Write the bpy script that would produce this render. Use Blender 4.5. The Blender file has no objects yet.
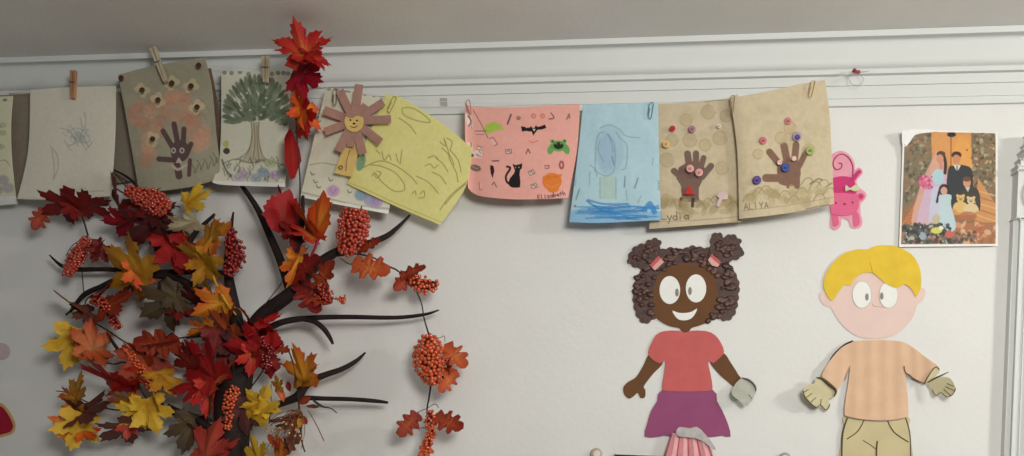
import bpy, bmesh, math, random
import numpy as np
from mathutils import Vector, Matrix, noise as mnoise
from mathutils.geometry import delaunay_2d_cdt
random.seed(7)
rng = np.random.default_rng(7)
SC = bpy.context.scene
COL = SC.collection

# ------------------------------------------------------------------ camera
F, PX0, PY0 = 800.0, 512.0, 471.0
YAW, ROLL = math.radians(7.6), 0.040
CAM = Vector((0.0, -2.0, 1.45))
RM = (Matrix.Rotation(YAW, 3, 'Z') @ Matrix.Rotation(math.pi/2, 3, 'X') @ Matrix.Rotation(ROLL, 3, 'Z'))
RN = np.array(RM)
cd = bpy.data.cameras.new('camera'); co = bpy.data.objects.new('camera', cd); COL.objects.link(co)
co.matrix_world = Matrix.Translation(CAM) @ RM.to_4x4()
cd.sensor_width = 36; cd.lens = F/1024*36; cd.shift_y = (PY0-228)/1024; cd.clip_start = .02
SC.camera = co

def U(px, py, d):
    """point on the plane that stands d metres in front of the wall, measured from the photograph"""
    v = RM @ Vector(((px-PX0)/F, -(py-PY0)/F, -1))
    t = (-d-CAM.y)/v.y
    return CAM + v*t
def UN(P, d):
    P = np.asarray(P, float); d = np.broadcast_to(np.asarray(d, float), (len(P),))
    V = np.stack([(P[:,0]-PX0)/F, -(P[:,1]-PY0)/F, -np.ones(len(P))], 1) @ RN.T
    t = (-d-CAM.y)/V[:,1]
    return np.array(CAM) + V*t[:,None]
def MPP(px, py, d): return (U(px+1, py, d)-U(px, py, d)).length

# ------------------------------------------------------------------ materials
def lin(c):
    c = np.asarray(c, float)/255
    return np.where(c <= .04045, c/12.92, ((c+.055)/1.055)**2.4)
MATS = {}
def mat(name, rgb, rough=.85, spread=.06, scale=60, bump=0.0, bscale=200, spec=.3, metal=0):
    if name in MATS: return MATS[name]
    m = bpy.data.materials.new(name); m.use_nodes = True
    nt = m.node_tree; b = nt.nodes['Principled BSDF']
    b.inputs['Roughness'].default_value = rough; b.inputs['Metallic'].default_value = metal
    b.inputs['Specular IOR Level'].default_value = spec
    tc = nt.nodes.new('ShaderNodeTexCoord'); nz = nt.nodes.new('ShaderNodeTexNoise')
    nz.inputs['Scale'].default_value = scale; nz.inputs['Detail'].default_value = 4
    nt.links.new(tc.outputs['Object'], nz.inputs['Vector'])
    rp = nt.nodes.new('ShaderNodeValToRGB')
    c = lin(rgb)
    rp.color_ramp.elements[0].position = .3; rp.color_ramp.elements[1].position = .7
    rp.color_ramp.elements[0].color = (*np.clip(c*(1-spread), 0, 1), 1)
    rp.color_ramp.elements[1].color = (*np.clip(c*(1+spread), 0, 1), 1)
    nt.links.new(nz.outputs['Fac'], rp.inputs['Fac']); nt.links.new(rp.outputs['Color'], b.inputs['Base Color'])
    if bump:
        n2 = nt.nodes.new('ShaderNodeTexNoise'); n2.inputs['Scale'].default_value = bscale; n2.inputs['Detail'].default_value = 3
        nt.links.new(tc.outputs['Object'], n2.inputs['Vector'])
        bp = nt.nodes.new('ShaderNodeBump'); bp.inputs['Strength'].default_value = bump; bp.inputs['Distance'].default_value = .002
        nt.links.new(n2.outputs['Fac'], bp.inputs['Height']); nt.links.new(bp.outputs['Normal'], b.inputs['Normal'])
    MATS[name] = m
    return m
def painted(name, rough=.85, bump=.15, spec=.25, amount=.08, bscale=150):
    if name in MATS: return MATS[name]
    m = bpy.data.materials.new(name); m.use_nodes = True
    nt = m.node_tree; b = nt.nodes['Principled BSDF']
    b.inputs['Roughness'].default_value = rough; b.inputs['Specular IOR Level'].default_value = spec
    at = nt.nodes.new('ShaderNodeAttribute'); at.attribute_name = 'Col'
    tc = nt.nodes.new('ShaderNodeTexCoord'); nz = nt.nodes.new('ShaderNodeTexNoise'); nz.inputs['Scale'].default_value = 90
    nt.links.new(tc.outputs['Object'], nz.inputs['Vector'])
    hs = nt.nodes.new('ShaderNodeHueSaturation'); mp = nt.nodes.new('ShaderNodeMapRange')
    mp.inputs['To Min'].default_value = 1-amount; mp.inputs['To Max'].default_value = 1+amount
    nt.links.new(nz.outputs['Fac'], mp.inputs['Value']); nt.links.new(mp.outputs['Result'], hs.inputs['Value'])
    nt.links.new(at.outputs['Color'], hs.inputs['Color']); nt.links.new(hs.outputs['Color'], b.inputs['Base Color'])
    n2 = nt.nodes.new('ShaderNodeTexNoise'); n2.inputs['Scale'].default_value = bscale
    nt.links.new(tc.outputs['Object'], n2.inputs['Vector'])
    bp = nt.nodes.new('ShaderNodeBump'); bp.inputs['Strength'].default_value = bump; bp.inputs['Distance'].default_value = .002
    nt.links.new(n2.outputs['Fac'], bp.inputs['Height']); nt.links.new(bp.outputs['Normal'], b.inputs['Normal'])
    MATS[name] = m
    return m
PAPER = painted('drawn_paper')
KRAFT = painted('kraft_paper', bump=.35, amount=.12, bscale=45)
GLOSSY = painted('photo_paper', rough=.45, bump=.02, spec=.4)
LEAFM = painted('silk_leaf', rough=.6, bump=.3, amount=.18, spec=.3)

# ------------------------------------------------------------------ objects
def tag(o, label=None, cat=None, group=None, kind=None):
    if label: o['label'] = label
    if cat: o['category'] = cat
    if group: o['group'] = group
    if kind: o['kind'] = kind
    return o
BASE = {}
def thing(name, label, cat, base, group=None):
    o = bpy.data.objects.new(name, None); COL.objects.link(o); o.empty_display_size = .02
    o.location = base; BASE[o.name] = Vector(base)
    return tag(o, label, cat, group)
def put(name, verts, faces, m, parent=None, col=None, smooth=True):
    """verts are world points; the object's own origin is its thing's base"""
    V = np.asarray(verts, float)
    base = BASE[parent.name] if parent is not None else Vector((V.min(0)+V.max(0))/2)
    me = bpy.data.meshes.new(name)
    L = V-np.array(base)
    if isinstance(faces, np.ndarray):
        k = faces.shape[1]; n = len(faces)
        me.vertices.add(len(L)); me.vertices.foreach_set('co', L.astype(np.float32).ravel())
        me.loops.add(n*k); me.loops.foreach_set('vertex_index', faces.astype(np.int32).ravel())
        me.polygons.add(n); me.polygons.foreach_set('loop_start', np.arange(0, n*k, k, dtype=np.int32))
        me.polygons.foreach_set('loop_total', np.full(n, k, dtype=np.int32))
        me.update(calc_edges=True)
    else:
        me.from_pydata([tuple(v) for v in L], [], faces)
    me.validate()
    if col is not None:
        a = me.color_attributes.new('Col', 'FLOAT_COLOR', 'POINT')
        a.data.foreach_set('color', np.concatenate([col, np.ones((len(col), 1))], 1).astype(np.float32).ravel())
    me.materials.append(m)
    if smooth: me.polygons.foreach_set('use_smooth', np.ones(len(me.polygons), bool))
    o = bpy.data.objects.new(name, me); COL.objects.link(o)
    if parent is not None:
        o.parent = parent
    else:
        o.location = base
    BASE[o.name] = base
    return o
def putbm(name, bm, m, parent=None, smooth=False):
    bmesh.ops.recalc_face_normals(bm, faces=bm.faces)
    bm.verts.index_update()
    V = [v.co[:] for v in bm.verts]; Fc = [[v.index for v in f.verts] for f in bm.faces]
    bm.free()
    return put(name, V, Fc, m, parent, smooth=smooth)

def spline(pts, n=6, closed=False):
    P = [np.array(p, float) for p in pts]; out = []
    N = len(P)
    for i in range(N if closed else N-1):
        if closed: a, b, c, d = P[i-1], P[i], P[(i+1) % N], P[(i+2) % N]
        else: a, b, c, d = P[max(i-1, 0)], P[i], P[i+1], P[min(i+2, N-1)]
        for k in range(n):
            t = k/n
            out.append(.5*((2*b)+(c-a)*t+(2*a-5*b+4*c-d)*t*t+(3*b-a-3*c+d)*t**3))
    if not closed: out.append(P[-1])
    return np.array(out)

def tube_data(P, R, n=8):
    P = [Vector(p) for p in P]; V, Fc = [], []
    up = Vector((0, -1, 0)); fr = None
    for i, p in enumerate(P):
        t = (P[min(i+1, len(P)-1)]-P[max(i-1, 0)]).normalized()
        if fr is None:
            a = up if abs(t.dot(up)) < .9 else Vector((1, 0, 0))
            s = t.cross(a).normalized()
        else:
            s = (fr-t*fr.dot(t)).normalized()
        fr = s; q = t.cross(s)
        for k in range(n):
            an = 2*math.pi*k/n
            V.append(p+(s*math.cos(an)+q*math.sin(an))*R[i])
    for i in range(len(P)-1):
        for k in range(n):
            a = i*n+k; b = i*n+(k+1) % n
            Fc.append([a, b, b+n, a+n])
    V.append(P[0]); V.append(P[-1]); m0 = len(V)-2
    for k in range(n):
        Fc.append([m0, (k+1) % n, k]); e = (len(P)-1)*n
        Fc.append([m0+1, e+k, e+(k+1) % n])
    return V, Fc
def tube(name, pts, m, parent=None, n=8, seg=5):
    """pts: (px, py, depth, radius in px)"""
    S = spline(pts, seg)
    P = [U(s[0], s[1], s[2]) for s in S]
    R = [max(s[3], .12)*MPP(s[0], s[1], s[2]) for s in S]
    V, Fc = tube_data(P, R, n)
    return put(name, V, Fc, m, parent)

def cutout(name, outline, d, m, parent=None, t=.0006, smooth=4, bend=None, cell=4.0):
    """card cut to an outline read off the photograph; d = distance of its back from the wall"""
    O = spline(outline, smooth, True) if smooth > 1 else np.array(outline, float)
    bm = bmesh.new()
    cv, _, cf, *_r = delaunay_2d_cdt([Vector((p[0], p[1])) for p in O], [], [list(range(len(O)))], 1, 1e-5)
    vs = [bm.verts.new((p[0], p[1], 0)) for p in cv]
    for g in cf: bm.faces.new([vs[i] for i in g])
    bmesh.ops.triangulate(bm, faces=[g for g in bm.faces if len(g.verts) > 3])
    if bend:
        for _ in range(5):
            es = [e for e in bm.edges if e.calc_length() > cell]
            if not es: break
            bmesh.ops.subdivide_edges(bm, edges=es, cuts=1)
            bmesh.ops.triangulate(bm, faces=[g for g in bm.faces if len(g.verts) > 3])
    bm.verts.index_update(); bm.faces.ensure_lookup_table()
    P = np.array([[v.co.x, v.co.y] for v in bm.verts])
    Fc = [[v.index for v in g.verts] for g in bm.faces]
    bound = [[v.index for v in e.verts] for e in bm.edges if len(e.link_faces) == 1]
    bm.free()
    D = np.full(len(P), d, float)
    if bend: D = D+np.array([bend(p[0], p[1]) for p in P])
    V = UN(P, D+t); B = V.copy(); B[:, 1] += t
    n = len(V)
    A = [list(g) for g in Fc]+[[i+n for i in g[::-1]] for g in Fc]+[[a, b, b+n, a+n] for a, b in bound]
    b2 = bmesh.new(); bv = [b2.verts.new(v) for v in np.concatenate([V, B])]
    for g in A: b2.faces.new([bv[i] for i in g])
    return putbm(name, b2, m, parent, smooth=False)

# ------------------------------------------------------------------ painted sheets
class Paint:
    def __init__(s, P, base):
        s.P = P; s.C = np.tile(lin(base), (len(P), 1))
    def mix(s, idx, w, col):
        s.C[idx] = s.C[idx]*(1-w[:, None])+lin(col)*w[:, None]
    def box(s, x0, y0, x1, y1):
        return np.where((s.P[:,0] > x0) & (s.P[:,0] < x1) & (s.P[:,1] > y0) & (s.P[:,1] < y1))[0]
    def stroke(s, pts, w, col, a=1, curve=True):
        pts = spline(pts, 5) if curve and len(pts) > 2 else np.array(pts, float)
        g = w+.6
        idx = s.box(pts[:,0].min()-g, pts[:,1].min()-g, pts[:,0].max()+g, pts[:,1].max()+g)
        if not len(idx): return
        Q = s.P[idx]; best = np.full(len(Q), 1e9)
        for p, q in zip(pts[:-1], pts[1:]):
            e = q-p; L = max(e@e, 1e-9)
            t = np.clip(((Q-p)@e)/L, 0, 1)
            best = np.minimum(best, np.hypot(*(Q-p-t[:, None]*e).T))
        s.mix(idx, a*np.clip((w/2-best)/.5+.5, 0, 1), col)
    def ell(s, x, y, rx, ry, col, a=1, rot=0, soft=.6):
        R = max(rx, ry)+1; idx = s.box(x-R, y-R, x+R, y+R)
        if not len(idx): return
        Q = s.P[idx]-np.array([x, y]); c, n = math.cos(rot), math.sin(rot)
        q = np.stack([Q[:,0]*c+Q[:,1]*n, -Q[:,0]*n+Q[:,1]*c], 1)
        r = np.hypot(q[:,0]/rx, q[:,1]/ry)
        s.mix(idx, a*np.clip((1-r)*min(rx, ry)/soft+.5, 0, 1), col)
    def poly(s, pts, col, a=1, smooth=False):
        pts = spline(pts, 5, True) if smooth else np.array(pts, float)
        idx = s.box(pts[:,0].min()-1, pts[:,1].min()-1, pts[:,0].max()+1, pts[:,1].max()+1)
        if not len(idx): return
        Q = s.P[idx]; ins = np.zeros(len(Q), bool)
        for (x0, y0), (x1, y1) in zip(pts, np.roll(pts, -1, 0)):
            if y0 == y1: continue
            c = ((y0 > Q[:,1]) != (y1 > Q[:,1])) & (Q[:,0] < (x1-x0)*(Q[:,1]-y0)/(y1-y0)+x0)
            ins ^= c
        s.mix(idx, a*ins.astype(float), col)
    def speckle(s, x0, y0, x1, y1, n, rmin, rmax, cols, a=.8, long=1.0):
        for _ in range(n):
            s.ell(rng.uniform(x0, x1), rng.uniform(y0, y1), rng.uniform(rmin, rmax)*long, rng.uniform(rmin, rmax), cols[rng.integers(len(cols))], a, rng.uniform(0, 3.14))

def along(poly, t):
    P = spline(poly, 6) if len(poly) > 2 else np.array(poly, float)
    s = np.concatenate([[0], np.cumsum(np.hypot(*np.diff(P, axis=0).T))]); s /= s[-1]
    return np.stack([np.interp(t, s, P[:,0]), np.interp(t, s, P[:,1])], 1)
def sheet(name, top, bottom, left, right, depth, base, draw, m=None, parent=None, step=.55, t=.0006):
    """a sheet of paper hung in front of the wall; depth(u, v) is its distance from the wall"""
    w = math.dist(top[0], top[-1]); h = math.dist(left[0], left[-1])
    nu, nv = int(w/step)+2, int(h/step)+2
    u = np.linspace(0, 1, nu); v = np.linspace(0, 1, nv)
    T, B, Lf, R = along(top, u), along(bottom, u), along(left, v), along(right, v)
    uu, vv = np.meshgrid(u, v)
    U3, V3 = uu[..., None], vv[..., None]
    P = (1-V3)*T[None]+V3*B[None]+(1-U3)*Lf[:, None]+U3*R[:, None]-((1-U3)*(1-V3)*T[0]+U3*(1-V3)*T[-1]+(1-U3)*V3*B[0]+U3*V3*B[-1])
    P = P.reshape(-1, 2); D = depth(uu.ravel(), vv.ravel())
    p = Paint(P, base); draw(p)
    V = UN(P, D); n = len(V); Bk = V.copy(); Bk[:, 1] += t
    i = np.arange(n).reshape(nv, nu)
    q = np.stack([i[:-1, :-1], i[1:, :-1], i[1:, 1:], i[:-1, 1:]], -1).reshape(-1, 4)
    ring = np.concatenate([i[0, :], i[1:, -1], i[-1, -2::-1], i[-2:0:-1, 0]])
    r2 = np.roll(ring, -1)
    side = np.stack([ring, r2, r2+n, ring+n], -1)
    Fc = np.concatenate([q, q[:, ::-1]+n, side])
    return put(name, np.concatenate([V, Bk]), Fc, m or PAPER, parent, np.concatenate([p.C, p.C]))

def disc(name, x, y, r, d, m, parent, h=.0025, ry=None):
    """small button: a low dome with a rim"""
    ry = ry or r; k = 14; V, Fc = [], []
    rings = [(1, 0), (1, .6), (.8, 1), (.5, .8), (0.01, .8)]
    for rr, z in rings:
        for j in range(k):
            a = 2*math.pi*j/k
            V.append(U(x+r*rr*math.cos(a), y+ry*rr*math.sin(a), d+h*z))
    for i in range(len(rings)-1):
        for j in range(k): Fc.append([i*k+j, i*k+(j+1) % k, (i+1)*k+(j+1) % k, (i+1)*k+j])
    Fc.append([j for j in range(k)]); Fc.append([(len(rings)-1)*k+j for j in range(k)][::-1])
    return put(name, V, Fc, m, parent)

# ------------------------------------------------------------------ lettering
GL = {'L': [[(0,0),(0,1),(.6,1)]], 'y': [[(0,.45),(.25,.9)],[(.55,.45),(.1,1.35)]], 'd': [[(.5,0),(.5,1)],[(.5,.6),(.2,.5),(.0,.75),(.2,1),(.5,.9)]],
 'i': [[(.2,.5),(.2,1)],[(.2,.2),(.2,.28)]], 'a': [[(.5,.6),(.2,.5),(0,.75),(.2,1),(.5,.85)],[(.5,.5),(.52,1)]],
 'A': [[(0,1),(.3,0),(.6,1)],[(.12,.65),(.48,.65)]], 'I': [[(.2,0),(.2,1)]], 'Y': [[(0,0),(.3,.45),(.6,0)],[(.3,.45),(.3,1)]],
 'E': [[(.5,0),(0,0),(0,1),(.5,1)],[(0,.5),(.4,.5)]], 'l': [[(.15,0),(.15,1)]], 'z': [[(0,.5),(.45,.5),(0,1),(.5,1)]],
 'b': [[(0,0),(0,1)],[(0,.6),(.35,.5),(.5,.75),(.3,1),(0,.95)]], 'e': [[(0,.75),(.5,.72),(.3,.5),(0,.7),(.2,1),(.5,.95)]],
 't': [[(.2,.15),(.2,1)],[(0,.45),(.45,.45)]], 'h': [[(0,0),(0,1)],[(0,.65),(.3,.5),(.45,.7),(.45,1)]]}
def write(p, text, x, y, h, col, adv=.75, ang=0, w=.9, a=.85):
    c, s = math.cos(ang), math.sin(ang)
    for i, ch in enumerate(text):
        for st in GL.get(ch, []):
            pts = [(x+((i*adv+q[0])*c-(q[1])*s)*h, y+((i*adv+q[0])*s+(q[1])*c)*h) for q in st]
            p.stroke(pts, w, col, a, curve=False)

# ================================================================== the setting
WALL = mat('wall_paint', (230, 229, 225), .75, .02, 6, .25, 90)
TRIM = mat('trim_paint', (222, 224, 221), .5, .015, 8, .06, 60)
CEIL = mat('ceiling_paint', (236, 234, 229), .9, .03, 5, .4, 120)
FLOOR = mat('floor_carpet', (176, 172, 166), .95, .1, 40, .3, 200)
XM = 725
ZC = U(XM, 34.2, .060).z                       # the ceiling meets the front of the crown here
def box(name, x0, x1, y0, y1, z0, z1, m):
    bm = bmesh.new(); bmesh.ops.create_cube(bm, size=1)
    for v in bm.verts: v.co = Vector((x0+(v.co.x+.5)*(x1-x0), y0+(v.co.y+.5)*(y1-y0), z0+(v.co.z+.5)*(z1-z0)))
    return tag(putbm(name, bm, m), kind='structure')
box('wall_back', -3.4, 3.0, 0, .12, 0, ZC+.1, WALL)
box('ceiling', -3.4, 3.0, -3.6, .12, ZC, ZC+.1, CEIL)
box('floor', -3.4, 3.0, -3.6, .12, -.1, 0, FLOOR)
def molding(name, prof, m, x0=-3.38, x1=2.98):
    k = len(prof); V = [(x0, -d, z) for d, z in prof]+[(x1, -d, z) for d, z in prof]
    Fc = [[i, (i+1) % k, (i+1) % k+k, i+k] for i in range(k)]+[list(range(k))[::-1], list(range(k, 2*k))]
    return tag(put(name, V, Fc, m, smooth=False), kind='structure')
def lv(y, d): return (d, U(XM, y, d).z)
pA, pB = lv(34.2, .060), lv(40.4, .059)
cove = []
for y, d in spline([(40.9, .0570), (42.2, .0490), (44.4, .0410), (47.5, .0370), (52, .0352), (58, .0342), (63.5, .0330), (67.5, .0300), (70.4, .0255), (72.2, .0205)], 4): cove.append(lv(y, d))
prof = [(0, ZC), (pA[0], ZC-.0005), pB]+cove+[lv(72.9, .0250), lv(77.0, .0250), lv(78.2, .0200), lv(79.2, .0150), (0, lv(79.2, .0150)[1])]
molding('trim_1', prof, TRIM)
prof2 = [(0, lv(79.3, .0145)[1]), lv(79.3, .0145), lv(88.4, .0145), lv(89.2, .0105), lv(101, .0105), lv(101.7, .0085), lv(102.6, .0095), lv(108.3, .0085), lv(109.2, .003), (0, lv(109.2, .003)[1])]
molding('trim_2', prof2, TRIM)

# door casing at the right: post, rosette block and stepped cap
def zx(px, py, d=.0): q = U(px, py, d); return q.x, q.z
def prism(name, x0, x1, d0, d1, z0, z1, m, parent=None, bev=.002):
    bm = bmesh.new(); bmesh.ops.create_cube(bm, size=1)
    for v in bm.verts: v.co = Vector((x0+(v.co.x+.5)*(x1-x0), -d0-(v.co.y+.5)*(d1-d0), z0+(v.co.z+.5)*(z1-z0)))
    bmesh.ops.bevel(bm, geom=bm.edges[:], offset=bev, segments=2, affect='EDGES')
    return putbm(name, bm, m, parent)
dc = .022
xl, zb = zx(1009, 219, dc); xb = zx(1014, 200, dc)[0]
zblk = zx(1014, 171, dc+.004)[1]
post = bpy.data.objects.new('trim_3', None); COL.objects.link(post); post.location = (xl+.06, 0, 0); BASE['trim_3'] = Vector(post.location); tag(post, kind='structure')
xl = zx(1010, 330, dc)[0]
prism('casing_post', xl, xl+.12, -.01, dc-.006, .02, zb, TRIM, post)
prism('casing_edge', xl+.012, xl+.030, 0, dc, .02, zb-.001, TRIM, post, .003)
prism('casing_face', xl+.044, xl+.10, 0, dc, .02, zb-.001, TRIM, post, .003)
prism('rosette_block', xl+.002, xl+.118, -.01, dc+.004, zb+.001, zblk, TRIM, post, .002)
rc = Vector((xl+.06, -dc-.004, (zb+zblk)/2))
for nm, R, r in (('rosette_ring', .044, .005), ('rosette_ring', .026, .004)):
    P = [rc+Vector((R*math.cos(a), 0, R*math.sin(a))) for a in np.linspace(0, 2*math.pi, 33)]
    V, Fc = tube_data(P, [r]*33, 8); put(nm, V, Fc, TRIM, post)
zt = zblk
for i, (o, h, dd) in enumerate(((-.001, .010, .010), (.006, .016, .004), (.011, .020, .008), (.017, .016, .012), (.023, .024, .010))):
    prism('casing_cap', xl+o, xl+.12-o, -.01, dc+dd, zt+.0003, zt+h, TRIM, post, .0025); zt += h

# ================================================================== the line of drawings
def hang(top=.066, bot=.03, bow=.0, curl=0.0, side=0.0, ph=0.0):
    def f(u, v):
        return top+(bot-top)*v+bow*np.sin(u*math.pi)*(.4+.6*v)+curl*np.clip((v-.88)/.12, 0, 1)**2+side*np.clip((.12-u)/.12, 0, 1)**2+.0015*np.sin(u*9+ph)*v
    return f
FAINT = (150, 150, 145)
# leftmost partial drawing
def draw(p):
    p.C *= 1
    for x, y in ((5, 100), (-4, 101), (-12, 102)): p.ell(x, y, 2.2, 1.5, (110, 110, 105), .8)
    for k in range(7): p.ell(rng.uniform(-6, 5), rng.uniform(118, 150), 4, 3, (150, 160, 90), .4)
    p.stroke([(-8, 165), (4, 160), (10, 166)], .9, (120, 120, 100), .6)
    for x, y, c in ((3, 180, (150, 140, 165)), (-3, 190, (140, 150, 165)), (8, 188, (160, 150, 170))): p.ell(x, y, 6, 5, c, .6, 0, 2)
    p.poly([(-40, 196), (20, 196), (20, 204), (-40, 210)], (236, 236, 236), .8)
o = sheet('drawing_sheet', [(-34, 98), (13, 96)], [(-34, 208), (17, 204)], [(-34, 98), (-34, 208)], [(13, 96), (11, 125), (12, 160), (17, 204)], hang(.066, .034), (222, 220, 190), draw)
tag(o, 'pale green-tinged drawing cut off by the picture edge, first on the line', 'drawing', 'drawings pegged along the line')
# brown sheet behind the white drawing
def draw(p): p.speckle(8, 90, 134, 198, 60, 2, 6, [(150, 125, 108), (160, 136, 118)], .25)
o = sheet('brown_paper_sheet', [(9, 93), (70, 92), (134, 92)], [(12, 199), (70, 190), (140, 180)], [(9, 93), (12, 199)], [(134, 92), (136, 140), (140, 180)], hang(.046, .014), (150, 138, 122), draw, KRAFT)
tag(o, 'dull brown paper sheet hanging behind the nearly blank white drawing', 'paper', 'drawings pegged along the line')
# nearly blank white drawing
def draw(p):
    g = (140, 152, 160)
    for pts in ([(68, 133), (75, 128), (84, 131), (90, 140), (82, 143), (74, 138)], [(76, 140), (70, 146), (64, 140)], [(80, 118), (82, 128), (80, 138)], [(70, 125), (78, 136), (86, 150)], [(60, 128), (70, 132), (78, 146)], [(84, 112), (86, 122), (83, 132)], [(77, 131), (83, 137), (88, 147), (92, 142)]):
        p.stroke(pts, 1.0, g, .5)
    for k in range(22):
        x, y = rng.uniform(66, 90), rng.uniform(126, 146); p.stroke([(x, y), (x+rng.uniform(-6, 6), y+rng.uniform(-6, 6))], .9, g, .4)
    p.ell(79, 137, 7, 5, g, .35, .5, 3)
    p.stroke([(50, 146), (57, 155), (58, 168), (53, 180)], 1.2, (150, 150, 150), .5); p.stroke([(52, 150), (54, 165), (54, 178)], 1.5, (165, 165, 160), .5)
    p.stroke([(90, 192), (97, 191), (104, 191)], .8, (120, 120, 115), .5)
o = sheet('drawing_sheet', [(30, 90), (70, 87), (116, 86)], [(17, 199), (60, 200), (111, 196)], [(30, 90), (28, 150), (17, 199)], [(116, 86), (115, 140), (111, 196)], hang(.068, .05, .004, .004), (224, 219, 202), draw)
tag(o, 'nearly blank white drawing with a faint blue-grey scribble', 'drawing', 'drawings pegged along the line')

# bag with a handprint tree and blossom
BR = bag = thing('handprint_picture', 'greyish kraft bag picture with a dark handprint under peach blossom', 'picture', U(178, 186, .03), 'drawings pegged along the line')
def draw(p):
    for k in range(46): p.ell(rng.uniform(122, 215), rng.uniform(66, 186), rng.uniform(5, 14), rng.uniform(3, 8), [(174, 168, 146), (154, 148, 126)][k % 2], .22, rng.uniform(0, 3), 3)
    pk = [(206, 150, 122), (214, 160, 130), (196, 140, 112)]
    for i, (x, y) in enumerate(((140, 105), (150, 112), (165, 110), (178, 100), (186, 110), (195, 120), (200, 135), (196, 146), (145, 125), (137, 120), (150, 152), (146, 160), (185, 98), (172, 95), (160, 122), (175, 117), (205, 133), (155, 103), (168, 102), (148, 138), (188, 120), (192, 132), (147, 147), (134, 112), (155, 130), (203, 142))):
        p.ell(x, y, rng.uniform(6, 9), rng.uniform(6, 8), pk[i % 3], .55, rng.uniform(0, 3), 1.5)
    for k in range(40):
        x, y = rng.uniform(134, 206), rng.uniform(95, 150)
        if math.hypot((x-170)/38, (y-120)/32) < 1 and not (165 < x < 192 and y > 124): p.stroke([(x-4, y), (x, y-3), (x+4, y+1)], .9, (172, 118, 96), .5)
    for x, y in ((142, 90), (158, 100), (171.8, 83), (191, 86), (197, 107), (152.5, 139)):
        for a in (2.6, 3.9, 5.9, .6): p.ell(x+3.6*math.cos(a+x), y+3.4*math.sin(a+x), 4.6, 3.6, (214, 200, 160), .7, a+x, 1.2)
    h = (98, 76, 76)
    p.ell(180, 151, 9.5, 11, h, 1)
    for a, b, w in (((163, 131), (173, 148), 5.2), ((174, 124), (178, 145), 5.5), ((184, 129), (183, 146), 5.2), ((191, 144), (186, 156), 5), ((159, 159), (174, 160), 5.5), ((177, 165), (179, 176), 7), ((190, 160), (189, 175), 4)):
        p.stroke([a, b], w, h, 1)
    for x in (173.5, 182): p.ell(x, 150.5, 2.4, 2.8, (200, 190, 182)); p.ell(x, 150.5, 1.3, 1.6, h)
    p.poly([(179, 157), (175.5, 163), (182.5, 163)], (196, 180, 172))
    p.stroke([(173, 166), (178, 169.5), (186, 165)], 2.4, (206, 180, 166))
    for x, y in ((195, 170), (201, 167), (208, 166), (214, 163), (217, 160)): p.stroke([(x-4, y-7), (x-1, y-2), (x, y+3), (x+3, y-5)], 1.0, (96, 90, 72), .7)
bagsh = sheet('bag_front', [(118, 75), (150, 66.5), (205, 57)], [(138, 187), (155, 191), (190, 187), (222, 178)], [(118, 75), (125, 112), (132, 152), (138, 187)], [(205, 57), (212, 88), (217, 140), (222, 178)], hang(.082, .045, .006, .0), (166, 160, 138), draw, KRAFT, bag)
def nodraw(p): pass
sheet('bag_back', [(126, 84), (190, 72), (211, 68)], [(140, 180), (190, 182), (224, 176)], [(126, 84), (140, 180)], [(211, 68), (219, 110), (221, 140), (224, 176)], hang(.062, .022), (120, 96, 80), nodraw, KRAFT, bag, 1.5)  # back panel darker than the front: the gusset shadow is put into its colour
BUTB = mat('brown_button', (84, 52, 34), .4)
for x, y in ((121, 78), (198.6, 65.4), (142, 90), (158, 100), (171.8, 83), (191, 86), (197, 107), (152.5, 139)):
    disc('button', x, y, 2.9, .0715+.014*(1-(y-60)/125)+.004, BUTB, bag, .006)

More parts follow.
